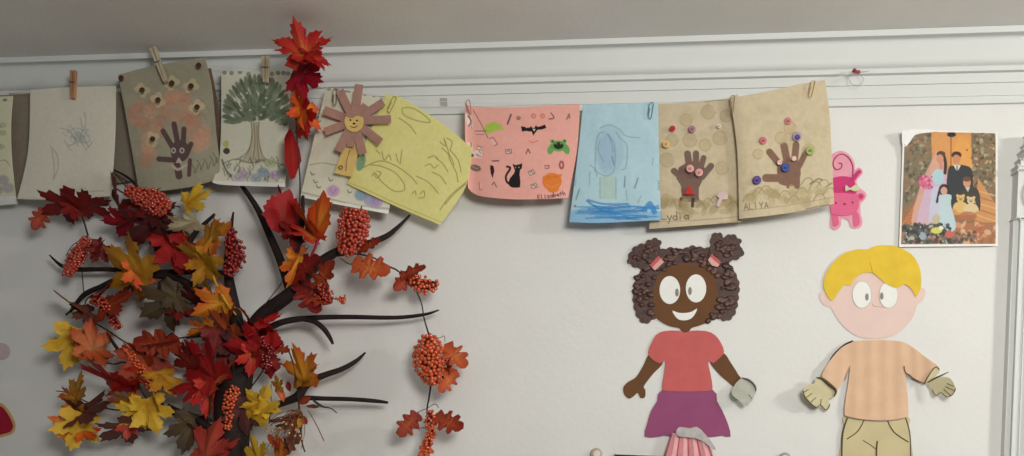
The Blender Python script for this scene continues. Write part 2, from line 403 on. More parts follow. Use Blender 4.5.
# tree drawing
def draw(p):
    for x, y in ((224.5, 72.5), (231.5, 73), (240, 72), (248.5, 74), (272, 74), (278, 73), (283.5, 73), (288, 73.5)): p.ell(x, y, 2.3, 2.2, (120, 124, 112), .8); p.ell(x, y, 1.0, .9, (160, 162, 150), .7)
    gr = [(106, 118, 94), (122, 132, 108), (92, 104, 82), (132, 142, 118)]
    for k in range(230):
        a = rng.uniform(-.25, math.pi+.25); r = rng.uniform(.12, 1)
        x, y = 257+31*r*math.cos(a), 116-38*r*math.sin(a)
        if y < 77 or x > 288: continue
        p.ell(x, y, rng.uniform(4, 6), rng.uniform(1.5, 2.3), gr[rng.integers(4)], .85, math.atan2(y-124, x-257)+rng.uniform(-.4, .4))
    for k in range(26):
        a = -.3+k/25*(math.pi+.6); x, y = 257+30*math.cos(a), 112-33*math.sin(a); p.ell(x, y, 5.2, 2.0, gr[k % 4], .9, math.atan2(y-124, x-257))
    for k in range(60):
        x, y = rng.uniform(232, 282), rng.uniform(84, 120); p.stroke([(x, y), (x+(x-257)*.12, y-4)], .8, (84, 96, 78), .5, False)
    for x, y in ((247, 93), (266, 98), (264, 107), (250, 110), (261, 115), (241, 110), (243, 98)): p.ell(x, y, 1.2, 1.0, (214, 214, 198), .8)
    tk = (134, 122, 100)
    p.poly([(251, 122), (259, 122), (259, 140), (263, 156), (268, 163), (238, 163), (247, 154), (252, 140)], (196, 186, 158), .9)
    for pts in ([(251, 122), (252, 138), (247, 152), (236, 160)], [(259, 122), (259, 140), (263, 156), (272, 162)], [(254, 124), (255, 142), (253, 160)], [(257, 126), (257.5, 145), (259, 162)], [(252, 130), (250, 148), (244, 158)]): p.stroke(pts, 1.0, tk, .8)
    for k in range(90):
        x = rng.uniform(224, 286); y = rng.uniform(160, 182); p.stroke([(x, y), (x+rng.uniform(-3, 3), y-rng.uniform(2, 5))], 1.0, (112, 116, 84), .7)
    p.stroke([(222, 164), (236, 159), (250, 163), (266, 160), (286, 166)], 1.0, (110, 106, 88), .8)
    p.ell(226, 144, 3, 3.6, (196, 186, 90), .8); p.ell(226.5, 151, 3.4, 3.2, (66, 54, 46), .95)
    p.stroke([(222, 160), (226, 170), (231, 176)], 2, (86, 82, 62), .8)
    for x, y, c in ((244, 175, (190, 164, 190)), (238, 178, (196, 180, 196)), (263, 172, (140, 166, 182)), (256, 178, (160, 176, 186)), (275, 175, (196, 160, 192)), (282, 173, (140, 150, 150)), (271, 163, (190, 196, 150))):
        p.ell(x, y, 6, 4.6, c, .75, 0, 2); p.stroke([(x-3, y-2), (x, y+1), (x+3, y-2)], .7, (110, 110, 130), .6)
    p.poly([(205, 180.5), (300, 183.5), (300, 190), (205, 190)], (240, 240, 238), .9)
o = sheet('drawing_sheet', [(221, 71), (255, 71), (292, 69)], [(212, 182), (225, 185), (285, 187)], [(221, 71), (221, 120), (219, 160), (212, 182)], [(292, 69), (288, 130), (285, 187)], hang(.066, .045, .003, .02), (222, 220, 200), draw)
tag(o, 'cream drawing of a dark green leafy tree with a thin trunk', 'drawing', 'drawings pegged along the line')

# lion collage
lion = thing('lion_collage', 'tilted pale sheet with a brown paper-strip lion stuck on it', 'drawing', U(345, 205, .03), 'drawings pegged along the line')
def draw(p):
    for x, y in ((329, 89), (337, 89), (345, 91), (349, 91), (365, 94), (374, 95.5), (382, 97), (390, 98)): p.ell(x, y, 2.2, 1.9, (128, 130, 130), .75)
    p.stroke([(310, 165), (322, 163), (335, 165), (345, 169)], .8, (130, 130, 110), .8)
    nk = (92, 104, 86)
    for x, y in ((312, 174), (315, 182), (318, 187), (330, 180), (349, 192), (351, 181), (320, 100), (318, 121)): p.stroke([(x-1.5, y-2), (x, y+1), (x+2.5, y)], 1.1, nk, .85, False)
    for x, y, c in ((333, 191, (196, 150, 202)), (361, 195, (120, 160, 186)), (376, 202, (188, 150, 202)), (370, 200, (160, 160, 200))): p.ell(x, y, 6.5, 6, c, .8, 0, 2)
    for x, y in ((333, 191), (376, 202)): p.stroke([(x-3, y-3), (x, y+3), (x+3, y-2)], .8, (140, 90, 150), .6)
    p.stroke([(300, 192), (330, 199), (360, 206), (392, 209)], 2.0, (150, 158, 146), .6)
    p.poly([(295, 194.5), (396, 212), (396, 222), (295, 200)], (240, 240, 232), .9)
sheet('paper_sheet', [(326, 87), (370, 95), (412, 107)], [(300, 197), (340, 205), (388, 214)], [(326, 87), (318, 120), (300, 197)], [(412, 107), (388, 214)], hang(.058, .045, .002, .012), (224, 222, 198), draw, None, lion)
STRIP = mat('mauve_strip', (174, 134, 120), .9, .1, 50)
for a, L, w in ((115, 34, 8), (82, 37, 8.5), (33, 35, 8), (3, 37, 8), (-38, 34, 8), (-75, 34, 8.5), (-118, 34, 8.5), (-160, 31, 8), (160, 32, 8.5), (-98, 26, 7), (55, 20, 7)):
    r = math.radians(a); c, s = math.cos(r), -math.sin(r)
    cx, cy = 354, 121
    q = [(cx+c*4-s*w/2, cy+s*4+c*w/2), (cx+c*L-s*w/2, cy+s*L+c*w/2), (cx+c*L+s*w/2, cy+s*L-c*w/2), (cx+c*4+s*w/2, cy+s*4-c*w/2)]
    cutout('mane_strip', q, .0690+.0008*(a % 5), STRIP, lion, .0007, 1, lambda x, y: .006*(math.hypot(x-354, y-121)/34)**2, 5)
fc = cutout('lion_face', [(354+9.6*math.cos(t), 121.5+10.5*math.sin(t)) for t in np.linspace(0, 2*math.pi, 14, endpoint=False)], .0745, mat('lion_yellow', (224, 192, 118), .9), lion)
INK = mat('dark_ink', (52, 46, 42), .8); BRN = mat('brown_ink', (140, 92, 62), .8)
for x, y in ((350.5, 120), (357, 120.5)): disc('eye', x, y, 1.0, .0752, INK, lion, .0006)
disc('nose', 354, 123.6, 1.5, .0752, INK, lion, .0006, 1.0)
tube('mouth', [(350.5, 126, .0755, .35), (354, 127.6, .0755, .35), (357.5, 125.6, .0755, .35)], INK, lion, 6)
cutout('fringe', [(346, 116), (348, 112), (354, 110.4), (361, 113), (362.5, 117), (357, 115.5), (352, 118)], .0752, STRIP, lion)
cutout('lion_body', [(344, 145), (361, 142), (352, 177), (334, 173)], .0655, mat('lion_yellow', (224, 192, 118), .9), lion, .0006, 1)
tube('swirl', [(338, 168, .0668, .35), (341, 165.5, .0668, .35), (342.5, 168, .0668, .35), (340, 169.5, .0668, .35), (339, 167, .0668, .35)], INK, lion, 6)
tube('leg_line', [(350, 150, .0668, .35), (347, 160, .0668, .35), (346, 171, .0668, .35)], BRN, lion, 6)

# yellow drawing
def draw(p):
    for k in range(30): p.ell(rng.uniform(350, 468), rng.uniform(100, 222), rng.uniform(6, 16), rng.uniform(3, 7), [(238, 231, 162), (220, 211, 130)][k % 2], .2, rng.uniform(0, 3), 3)
    g = (128, 120, 66)
    for pts in ([(402, 108), (412, 108), (424, 115), (430, 122), (418, 121), (404, 115), (402, 109)], [(371, 165), (380, 166), (394, 172), (403, 182), (404, 190), (394, 191), (382, 182), (375, 173), (372, 176)], [(374, 174), (377, 178), (381, 173), (377, 171)],
                [(362, 168), (380, 161), (396, 166), (410, 176), (417, 184)], [(416, 176), (428, 182), (438, 193)], [(420, 194), (424, 191), (424, 197), (419, 198)], [(412, 194), (415, 191), (416, 195)],
                [(444, 140), (448, 150), (450, 160), (456, 172), (458, 182)], [(442, 148), (450, 156), (454, 165)], [(436, 158), (443, 164), (448, 172)], [(447, 138), (452, 142), (450, 150)], [(440, 142), (446, 146), (444, 138)],
                [(440, 210), (450, 196), (464, 184), (468, 180)], [(445, 204), (456, 192), (466, 184)], [(382, 152), (384, 160), (389, 155), (391, 160)], [(396, 154), (398, 162)], [(376, 150), (380, 154)], [(402, 150), (400, 164)],
                [(425, 166), (430, 164), (434, 168), (438, 165)], [(428, 158), (434, 156), (438, 159)], [(399, 118), (410, 126), (416, 134)], [(450, 150), (458, 160), (461, 172)], [(432, 172), (440, 176), (446, 184)]):
        p.stroke(pts, .95, g, .75)
    p.ell(361, 163, 4, 8.5, (108, 158, 130), .85, .35); p.stroke([(364, 152), (362, 160)], 2, (92, 150, 140), .7)
    p.stroke([(349, 183), (365, 189), (395, 203), (441, 222)], 1.2, (186, 176, 78), .6)
o = sheet('drawing_sheet', [(386, 94), (402, 98), (440, 122), (472, 148)], [(347, 184), (395, 206), (440, 225)], [(386, 94), (366, 140), (347, 184)], [(472, 148), (466, 186), (440, 225)], hang(.064, .052, .002), (230, 223, 146), draw)
tag(o, 'yellow sheet tilted steeply with pencil loops and squiggles', 'drawing', 'drawings pegged along the line')

# pink sticker sheet
def draw(p):
    K = (34, 28, 30); W = (240, 226, 214)
    for k in range(16): p.ell(rng.uniform(470, 575), rng.uniform(110, 195), rng.uniform(8, 16), rng.uniform(5, 9), [(240, 182, 168), (230, 162, 150)][k % 2], .2, 0, 3)
    p.poly([(484, 129), (487, 124), (494, 122), (501, 125), (503, 130), (497, 130), (491, 133), (486, 133)], (166, 196, 74), .95, True)
    p.stroke([(473, 110), (480, 122), (488, 138)], .8, (96, 70, 64), .8); p.stroke([(475, 131), (486, 131)], .9, (90, 70, 66), .8); p.stroke([(476, 134.5), (484, 134.5)], .7, (90, 70, 66), .7)
    p.poly([(465, 112), (471, 116), (473, 128), (467, 124)], W, .85); p.stroke([(468, 116), (471, 121), (469, 126)], 1.4, (60, 50, 56), .85); p.stroke([(465, 103), (469, 112), (472, 128)], .8, (96, 70, 64), .7)
    # bat
    p.poly([(521, 126.5), (525, 126.6), (526, 128), (530, 127.3), (531, 126), (532.5, 128), (534, 128), (536, 125.6), (537.5, 127), (541, 126), (545, 124.5), (546.5, 128), (542, 129.4), (538, 129.5), (534.5, 133.5), (533.5, 135.6), (531.5, 131.5), (527, 131.2), (522, 131.4)], K)
    p.poly([(532.5, 128.6), (535.5, 129), (534, 131.4)], W, .8)
    # frog
    for x in (551, 566): p.ell(x, 149, 3.3, 5.5, (98, 164, 86), .95, .4 if x < 558 else -.4)
    p.ell(558.5, 146, 8, 5.5, (98, 164, 86), .95); p.ell(552.5, 141.5, 2.2, 2, (98, 164, 86)); p.ell(564.5, 141.2, 2.2, 2, (98, 164, 86)); p.ell(558.5, 145.6, 5, 3.6, K, .95); p.ell(556, 143.5, 1, .8, (98, 164, 86)); p.ell(561, 143.5, 1, .8, (98, 164, 86)); p.ell(552.5, 141.3, .8, .8, K); p.ell(564.5, 141, .8, .8, K)
    # cat
    p.poly([(510.5, 187), (508, 183.5), (510, 178), (513.5, 174), (515, 170.5), (513.5, 167), (512.5, 163.6), (515, 165), (518.5, 164.6), (522.5, 163), (522, 168), (520, 170), (519.8, 176), (520.5, 182), (520.2, 187.5), (514, 187.8)], K)
    p.stroke([(512, 185), (507, 182), (506, 176), (509.5, 170), (510, 167.5), (507, 166.6)], 2.1, K)
    p.ell(515.6, 167.6, .6, .5, (190, 180, 80)); p.ell(519, 167.3, .6, .5, (190, 180, 80))
    # pumpkin
    p.ell(552, 181.5, 9.8, 8.6, (226, 126, 50), .97); p.ell(553, 189, 6, 3.6, (226, 126, 50), .97); p.poly([(543, 176), (562, 174), (561, 178), (543, 181)], (226, 126, 50))
    for x, y, r in ((549, 178, .9), (556, 178, .9)): p.stroke([(x-2, y), (x, y-2), (x+2, y)], .7, (198, 98, 40), .7)
    p.stroke([(546, 185), (552, 187.5), (558, 184)], .8, (240, 160, 90), .7)
    # small square stamps
    def stamp(x, y, a, c=(60, 50, 54)):
        q = [(x+3.6*math.cos(a+t), y+3*math.sin(a+t)) for t in (.7, 2.44, 3.84, 5.58, .7)]
        p.poly(q[:4], W, .6); p.stroke(q, .8, c, .8, False); p.stroke([(x-1.4, y), (x, y-1), (x+1.5, y+.8)], 1.0, c, .8)
    stamp(508.5, 151.5, -.1); stamp(531.5, 172.5, -.5); stamp(534, 186, -.3)
    p.poly([(489, 139), (493, 137), (498, 144), (494, 146.5)], (240, 190, 176), .7); p.stroke([(489.5, 139), (493, 137.3), (497.5, 144), (494, 146)], .9, (120, 60, 60), .8, False)
    p.stroke([(507.5, 124), (511, 114.5)], 1.6, (66, 36, 46), .9); p.ell(518.5, 118, 2.2, 2, (90, 64, 66), .8); p.ell(518.5, 117.6, 1, .8, (210, 150, 140))
    for x, y in ((533.5, 116), (542.5, 116)): p.ell(x, y, 2.6, 2.6, (216, 118, 90), .8); p.ell(x, y, 1.2, 1.2, (232, 156, 140))
    p.stroke([(551, 113), (554, 118), (549, 119)], 1.2, (80, 70, 74), .85); p.stroke([(567, 119), (569, 114), (569.5, 118)], 1.4, (110, 84, 76), .8)
    p.stroke([(529, 141), (533, 142.5), (538, 140.5)], 1.1, (220, 112, 70), .8); p.stroke([(526, 153.6), (528, 149), (530, 153)], 1.2, (90, 50, 56), .85, False)
    p.stroke([(492.5, 161), (498.5, 160.8)], 1.4, (90, 44, 48), .85); p.poly([(490, 165), (493.5, 166), (494.4, 171), (492.6, 178.4), (490.6, 173)], (60, 24, 34)); p.stroke([(492, 185), (494, 182), (496.5, 187)], 1.0, (70, 84, 56), .85, False)
    p.stroke([(544.5, 166), (549, 165.5), (548, 168.5), (545, 168)], .9, (80, 60, 60), .85); p.ell(561.5, 165, 2.7, 4.4, (150, 60, 66), .9); p.ell(561.5, 165, 1.1, 2.2, (232, 160, 146))
    p.poly([(467, 142), (472, 143), (473, 152), (482, 145), (482, 158), (468, 158)], W, .75); p.stroke([(471, 143), (471.5, 155)], 1.0, (70, 56, 60), .85); p.ell(472, 155.5, 2, 1.8, K, .85)
    for k in range(7): p.stroke([(478+rng.uniform(-2, 3), 146+k*1.6), (480+rng.uniform(-2, 3), 147+k*1.6)], 1, (96, 80, 80), .7, False)
    p.ell(475.5, 168, 5.6, 3.2, (110, 92, 84), .9, .25); p.stroke([(471, 166), (478, 169)], .9, (190, 160, 140), .7)
    p.poly([(478, 181), (482, 181.5), (482.5, 190), (478.5, 190)], (242, 180, 164), .7); p.stroke([(479, 182), (479.5, 190), (482, 189.5)], .9, (150, 84, 80), .8, False)
    write(p, 'Elizabeth', 537.5, 195.4, 4.4, (84, 50, 60), .72, -.18, .95)
o = sheet('sticker_sheet', [(465, 101), (472, 106.5), (520, 107), (580, 104)], [(468, 188), (480, 196), (520, 199.5), (568, 198)], [(465, 101), (465, 130), (466, 160), (468, 188)], [(580, 104), (577, 150), (568, 198)], hang(.048, .046, .012, .0, .01), (236, 172, 160), draw, step=.45)
tag(o, 'pink sheet covered in cat, bat, frog and pumpkin stickers', 'drawing', 'drawings pegged along the line')

# blue drawing
def draw(p):
    L = (126, 158, 172)
    for k in range(26): p.ell(rng.uniform(575, 660), rng.uniform(104, 215), rng.uniform(6, 15), rng.uniform(4, 9), [(190, 218, 226), (168, 200, 214)][k % 2], .25, 1.2, 3)
    p.ell(609, 150, 15, 26, (160, 190, 208), .55, 0, 3); p.ell(607, 152, 9, 20, (150, 178, 204), .5, 0, 3)
    p.poly([(600, 176), (616, 176), (616, 199), (600, 199)], (176, 196, 178), .6)
    for pts in ([(595, 172), (596, 146), (599, 134), (604, 132)], [(597, 172), (606, 176), (614, 170), (615, 150), (612, 140), (607, 134)], [(590, 165), (596, 170), (597, 176)], [(616, 132), (620, 138), (627, 146), (626, 166), (622, 170)], [(600, 128), (610, 125), (620, 130), (626, 136), (640, 138)], [(608, 134), (611, 142), (613, 152)], [(604, 162), (598, 150), (600, 140)], [(625, 176), (624, 188)], [(638, 178), (634, 188)], [(580, 188), (576, 200)], [(576, 178), (575, 186)], [(653, 158), (652, 165)], [(590, 172), (589, 186)], [(600, 178), (600, 198)], [(616, 178), (616, 198)], [(641, 196), (638, 203)], [(626, 190), (627, 200)]):
        p.stroke(pts, 1.0, (116, 142, 150), .6)
    for pts in ([(612, 156), (614, 165)], [(625, 177), (624.5, 187)], [(579, 190), (576, 199)], [(638, 178), (635, 188)]): p.stroke(pts, 1.2, (92, 110, 112), .6)
    p.poly([(566, 212), (590, 206), (612, 209), (640, 208), (664, 212), (664, 224), (566, 225)], (96, 160, 208), .55)
    for k in range(46):
        y = rng.uniform(206, 219); x = rng.uniform(572, 640); p.stroke([(x, y), (x+rng.uniform(6, 20), y-rng.uniform(-1, 2)), (min(x+rng.uniform(20, 36), 659), y+rng.uniform(-2, 1))], 1.3, [(64, 138, 196), (90, 160, 208), (48, 112, 178)][k % 3], .65)
    for pts in ([(587, 201), (596, 207), (606, 212), (620, 213)], [(588, 200), (604, 204), (628, 204)], [(594, 206), (612, 208), (630, 206)], [(642, 211), (650, 202), (656, 212)], [(646, 210), (650, 205), (654, 214)]): p.stroke(pts, 2.2, (56, 128, 190), .75)
    p.poly([(642, 212), (650, 201), (657, 214)], (70, 142, 200), .7); p.ell(649, 211, 2, 2, (170, 210, 226), .8)
    for k in range(5): p.stroke([(658, 181+k*2), (660, 182+k*2)], .8, (90, 104, 110), .8, False)
    p.ell(575, 206, 1.4, 1.4, (110, 120, 130), .7)
o = sheet('drawing_sheet', [(583, 104.5), (620, 103.5), (658, 102)], [(569, 222), (600, 223), (661, 220)], [(583, 104.5), (577, 160), (569, 222)], [(658, 102), (659, 160), (661, 220)], hang(.05, .045, .004, .003), (178, 209, 220), draw)
tag(o, 'light blue drawing with darker blue crayon waves along its bottom', 'drawing', 'drawings pegged along the line')

# two kraft bags at the right end
KR = (203, 187, 158)
lyd = thing('handprint_picture', 'kraft bag picture of a brown handprint with pink eyes and red nose', 'picture', U(695, 225, .03), 'drawings pegged along the line')
def draw(p):
    for k in range(50): p.ell(rng.uniform(652, 742), rng.uniform(100, 225), rng.uniform(4, 12), rng.uniform(3, 8), [(212, 196, 164), (190, 172, 136)][k % 2], .25, rng.uniform(0, 3), 3)
    for x, y, r in ((708, 112, 7), (686, 120, 6), (726, 116, 6), (690, 140, 7), (667, 160, 7), (722, 168, 6.5), (720, 138, 7), (705, 145, 6), (672, 140, 6)):
        p.ell(x, y, r, r, (178, 160, 122), .45, 0, 2); p.stroke([(x+r*math.cos(t), y+r*math.sin(t)) for t in np.linspace(0, 5.5, 9)], .9, (150, 134, 100), .45)
    h = (122, 97, 88)
    p.poly([(679, 167), (686, 163), (690, 161), (697, 161), (703, 165), (707, 172), (703, 179), (699, 188), (699, 202), (682, 202), (681, 186), (676, 178)], h, 1, False)
    for a, b, w in (((687.5, 154), (689.5, 168), 7), ((696, 153.5), (696, 168), 6.4), ((703.5, 158), (700, 170), 5.8), ((711, 166), (702, 177), 6.4), ((674, 171), (684, 180), 6.4)): p.stroke([a, b], w, h)
    for x in (681, 693): p.stroke([(x, 199), (x-.5, 206)], 3.4, (74, 58, 50))
    p.stroke([(671, 204), (674, 200), (676, 206)], 1.6, (150, 130, 100), .7)
    p.speckle(648, 200, 742, 214, 40, 2, 5, [(168, 150, 104), (156, 140, 100)], .4, 1.6)
    for x, y in ((701, 204), (708, 199), (715, 197), (727, 196), (733, 202)): p.stroke([(x-5, y+4), (x, y-1), (x+5, y+4)], 1.2, (140, 126, 88), .55)
    write(p, 'L', 660.5, 211, 8.5, (96, 84, 60), 1, -.05, 1.0); write(p, 'ydia', 666.8, 212, 8.5, (96, 84, 60), .66, -.06, 1.1)
    p.stroke([(720, 223.5), (730, 222.6), (742, 220.5)], 1.2, (150, 134, 96), .7)
    p.stroke([(648, 222), (700, 220), (744, 216)], .9, (160, 140, 102), .7)
sheet('bag_front', [(655, 104), (690, 102.5), (722, 99), (738, 94)], [(649, 229), (690, 226), (742, 222)], [(655, 104), (653, 160), (649, 229)], [(738, 94), (741, 150), (742, 222)], hang(.04, .03, .006), KR, draw, KRAFT, lyd)
for n, x, y, r, c in (('button', 672.5, 128.5, 3.0, (186, 48, 50)), ('button', 692, 129, 3.6, (168, 120, 140)), ('button', 719, 126, 2.2, (220, 212, 190)), ('button', 666, 144, 3.8, (226, 188, 110)), ('eye', 690, 168.5, 4, (226, 164, 158)), ('eye', 699, 172.5, 4, (226, 164, 158))):
    b = disc(n, x, y, r, .046, mat('button_%d_%d' % (c[0], c[1]), c, .4), lyd, .0035)
    disc('button_hole' if n == 'button' else 'pupil', x, y, r*.35, .0495, mat('hole_%d_%d' % (c[0], c[1]), [k*.8 for k in c], .5), b, .0008)
cutout('nose', [(689, 185), (684, 194), (695, 194.5)], .044, mat('red_felt', (196, 52, 48), .8), lyd, .0015, 1)
cutout('mushroom', [(717, 196), (720, 192.5), (725, 192), (728, 195), (727, 199), (722, 200), (720, 206), (716.5, 206), (718, 201), (719, 198)], .0415, mat('pale_pink_felt', (214, 186, 186), .8), lyd, .0015)

ali = thing('handprint_picture', 'kraft bag picture of a brown handprint with a purple button beside its thumb', 'picture', U(785, 213, .03), 'drawings pegged along the line')
def draw(p):
    for k in range(60): p.ell(rng.uniform(735, 832), rng.uniform(85, 214), rng.uniform(4, 14), rng.uniform(3, 8), [(214, 198, 164), (194, 174, 138)][k % 2], .25, rng.uniform(0, 3), 3)
    h = (136, 104, 88)
    p.poly([(778, 165), (786, 160), (797, 162), (801, 172), (797, 184), (788, 186), (778, 182)], h, 1, True)
    for a, b, w in (((769.5, 152), (784, 170), 7), ((784, 146), (788, 166), 7.5), ((796, 145), (794, 166), 7), ((805, 154), (796, 172), 6), ((766, 178), (786, 178), 8), ((787, 178), (788, 187), 3.2), ((797, 176), (797, 186), 6)): p.stroke([a, b], w, h)
    for x, y, r in ((781, 138, 6), (758, 154, 5), (809, 150, 6), (790, 128, 6)):
        p.ell(x, y, r, r, (186, 166, 122), .4, 0, 2); p.stroke([(x+r*math.cos(t), y+r*math.sin(t)) for t in np.linspace(1, 6, 9)], .9, (158, 138, 100), .5)
    for x, y in ((748, 196), (757, 190), (764, 188), (773, 194), (783, 193), (800, 190), (806, 180), (814, 184), (822, 182), (828, 190), (792, 198), (818, 196)):
        p.stroke([(x-5, y+5), (x-1, y-1), (x+4, y-2), (x+7, y+2)], 1.3, (140, 124, 86), .6)
    p.stroke([(810, 184), (818, 179), (822, 180)], 1.7, (104, 90, 64), .7); p.stroke([(826, 187), (832, 183)], 1.5, (110, 96, 66), .7)
    p.speckle(742, 190, 832, 204, 40, 2, 5, [(178, 160, 112), (170, 150, 108)], .35, 1.5)
    write(p, 'ALIYA', 744, 203.5, 6.2, (128, 112, 78), .82, -.06, 1.0)
    p.stroke([(806, 209), (818, 206.5), (829, 204.6)], 1.4, (128, 112, 80), .7); p.stroke([(742, 211), (790, 205), (834, 197)], .9, (164, 142, 104), .6)
sheet('bag_front', [(730, 98), (770, 91), (800, 84), (825, 80)], [(739, 219), (790, 213), (834, 204)], [(730, 98), (737, 150), (739, 219)], [(825, 80), (830, 120), (834, 204)], hang(.06, .048, .004, .0, -.004), (209, 193, 162), draw, KRAFT, ali)
for x, y, r, c in ((788, 121, 3.8, (206, 130, 132)), (763, 140.5, 4, (206, 120, 124)), (797, 136.5, 5, (176, 160, 176)), (797.5, 137, 2.8, (92, 66, 130)), (810, 150.5, 4.6, (166, 178, 110)), (757, 180, 4.4, (92, 70, 142)), (785.5, 167.5, 4.4, (62, 82, 160))):
    d = .058 if r != 2.8 else .0615
    b = disc('button', x, y, r, d, mat('button_%d_%d' % (c[0], c[1]), c, .4), ali, .0035)
    if r > 3 and r != 5: disc('button_hole', x+.3, y, r*.35, d+.0035, mat('hole_%d_%d' % (c[0], c[1]), [k*.75 for k in c], .5), b, .0008)
for x, y in ((779.5, 162.5), (794, 158.5)): disc('eye', x, y, 2.7, .0585, mat('eye_pink', (228, 188, 180), .4), ali, .0035)

# clothes line, pegs, clips
CORD = mat('white_cord', (226, 222, 212), .9)
cl = tube('clothes_line', [(857, 72, .034, .3), (840, 76, .05, .3), (812, 84, .058, .3), (735, 97.5, .052, .3), (655, 103, .043, .3), (580, 104, .046, .3), (470, 103, .047, .3), (395, 97, .06, .3), (326, 89, .056, .3), (292, 72, .062, .3), (265, 70, .062, .3), (205, 66, .07, .3), (158, 74, .074, .3), (118, 82, .06, .3), (72, 90, .064, .3), (30, 93, .062, .3), (-40, 97, .062, .3)], CORD, None, 6)
tag(cl, 'thin white cord the drawings hang from, ending at the red pin', 'cord')
def peg(x0, y0, x1, y1, w, d, m, label):
    t = thing('clothes_peg', label, 'clothes peg', U(x1, y1, d), 'wooden clothes pegs on the line')
    L = math.hypot(x1-x0, y1-y0); ux, uy = (x1-x0)/L, (y1-y0)/L; vx, vy = -uy, ux
    for s in (-1, 1):
        q = []
        for a, b in ((0, .75*s), (0, .18*s), (.38, .08*s), (1, .06*s), (1, .45*s), (.5, .62*s)): q.append((x0+ux*a*L+vx*b*w, y0+uy*a*L+vy*b*w))
        cutout('peg_half', q, d, m, t, .009, 1)
    cx, cy = x0+ux*.42*L, y0+uy*.42*L
    tube('spring', [(cx-vx*w*.8, cy-vy*w*.8, d+.011, .5), (cx, cy, d+.013, .5), (cx+vx*w*.8, cy+vy*w*.8, d+.011, .5)], mat('peg_spring', (150, 146, 138), .35, metal=.9), t)
peg(72.5, 70, 72, 98, 3.8, .070, mat('orange_wood', (178, 132, 100), .7, .15, 30), 'orange-brown wooden peg on the nearly blank white drawing')
peg(152, 47, 165, 81, 4.2, .088, mat('pale_wood', (196, 182, 152), .7, .12, 30), 'pale tilted wooden peg on the greyish handprint bag')
peg(265, 56, 265, 82, 5.2, .071, mat('pale_wood', (196, 182, 152), .7, .12, 30), 'pale upright wooden peg on the green tree drawing')
STEEL = mat('clip_steel', (176, 172, 160), .3, metal=.8)
def clip(x, y, L, ang, d, label, m=STEEL, w=2.3):
    c, s = math.cos(ang), math.sin(ang)
    pts = [(-w*.6, -.15*L), (-w*.6, .42*L), (0, .5*L), (w*.6, .42*L), (w*.6, -.38*L), (0, -.5*L), (-w, -.38*L), (-w, .3*L)]
    o = tube('paper_clip', [(x+px*c-py*s, y+px*s+py*c, d, .38) for px, py in pts], m, None, 6)
    tag(o, label, 'paper clip', 'paper clips holding the drawings')
clip(812, 89, 17, .25, .0665, 'brass-toned paper clip near the top corner of the purple-button handprint bag', mat('clip_brass', (186, 160, 104), .35, metal=.6))
clip(732.5, 104, 17, .1, .068, 'dull paper clip where the two kraft handprint bags overlap', mat('clip_tan', (150, 132, 98), .4, metal=.6))
clip(651, 110.5, 16, .15, .056, 'bluish paper clip at the top corner of the light blue drawing', mat('clip_blue', (104, 136, 152), .4, metal=.5))
clip(392, 104.5, 17, .45, .0705, 'yellow-toned paper clip on the top corner of the tilted yellow sheet', mat('clip_olive', (150, 142, 84), .4, metal=.5))
clip(335, 97, 16, .05, .066, 'grey paper clip at the top of the lion sheet', mat('clip_grey', (120, 118, 110), .4, metal=.5))
clip(469, 107, 14, -.12, .064, 'pinkish paper clip on the curled edge of the pink sticker sheet', mat('clip_pink', (186, 122, 108), .4, metal=.5))
# red pin with wire loop
pin = thing('push_pin', 'small red push pin stuck in the white moulding', 'pin', U(857, 72, .024))
RP = mat('red_plastic', (168, 44, 60), .3, spec=.5)
def pinhead():
    ax = [U(854, 70.4, .040), U(856, 71.2, .036), U(857.4, 71.6, .032), U(858.6, 72.1, .028)]
    V, Fc = tube_data(ax, [.0050, .0032, .0034, .0048], 10); put('pin_head', V, Fc, RP, pin)
pinhead()
tube('needle', [(858.5, 72, .03, .3), (866, 71.5, .026, .3), (870, 70.5, .024, .25)], STEEL, pin, 6)
lp = tube('wire_loop', [(850, 72, .03, .28), (849, 79, .031, .28), (853, 84.6, .032, .28), (859, 85, .032, .28), (863.5, 80, .031, .28), (860, 74.5, .03, .28), (857, 73, .029, .28)], mat('cord_wire', (170, 168, 160), .5), None, 6)
tag(lp, 'thin loop of line hanging under the red push pin', 'loop')
tp = cutout('tape_scrap', [(440, 98), (447, 98), (447.4, 106), (440.6, 106)], .0112, mat('grey_tape', (176, 174, 168), .5), None, .0006, 1)
tag(tp, 'small grey square of tape on the moulding above the yellow sheet', 'tape')

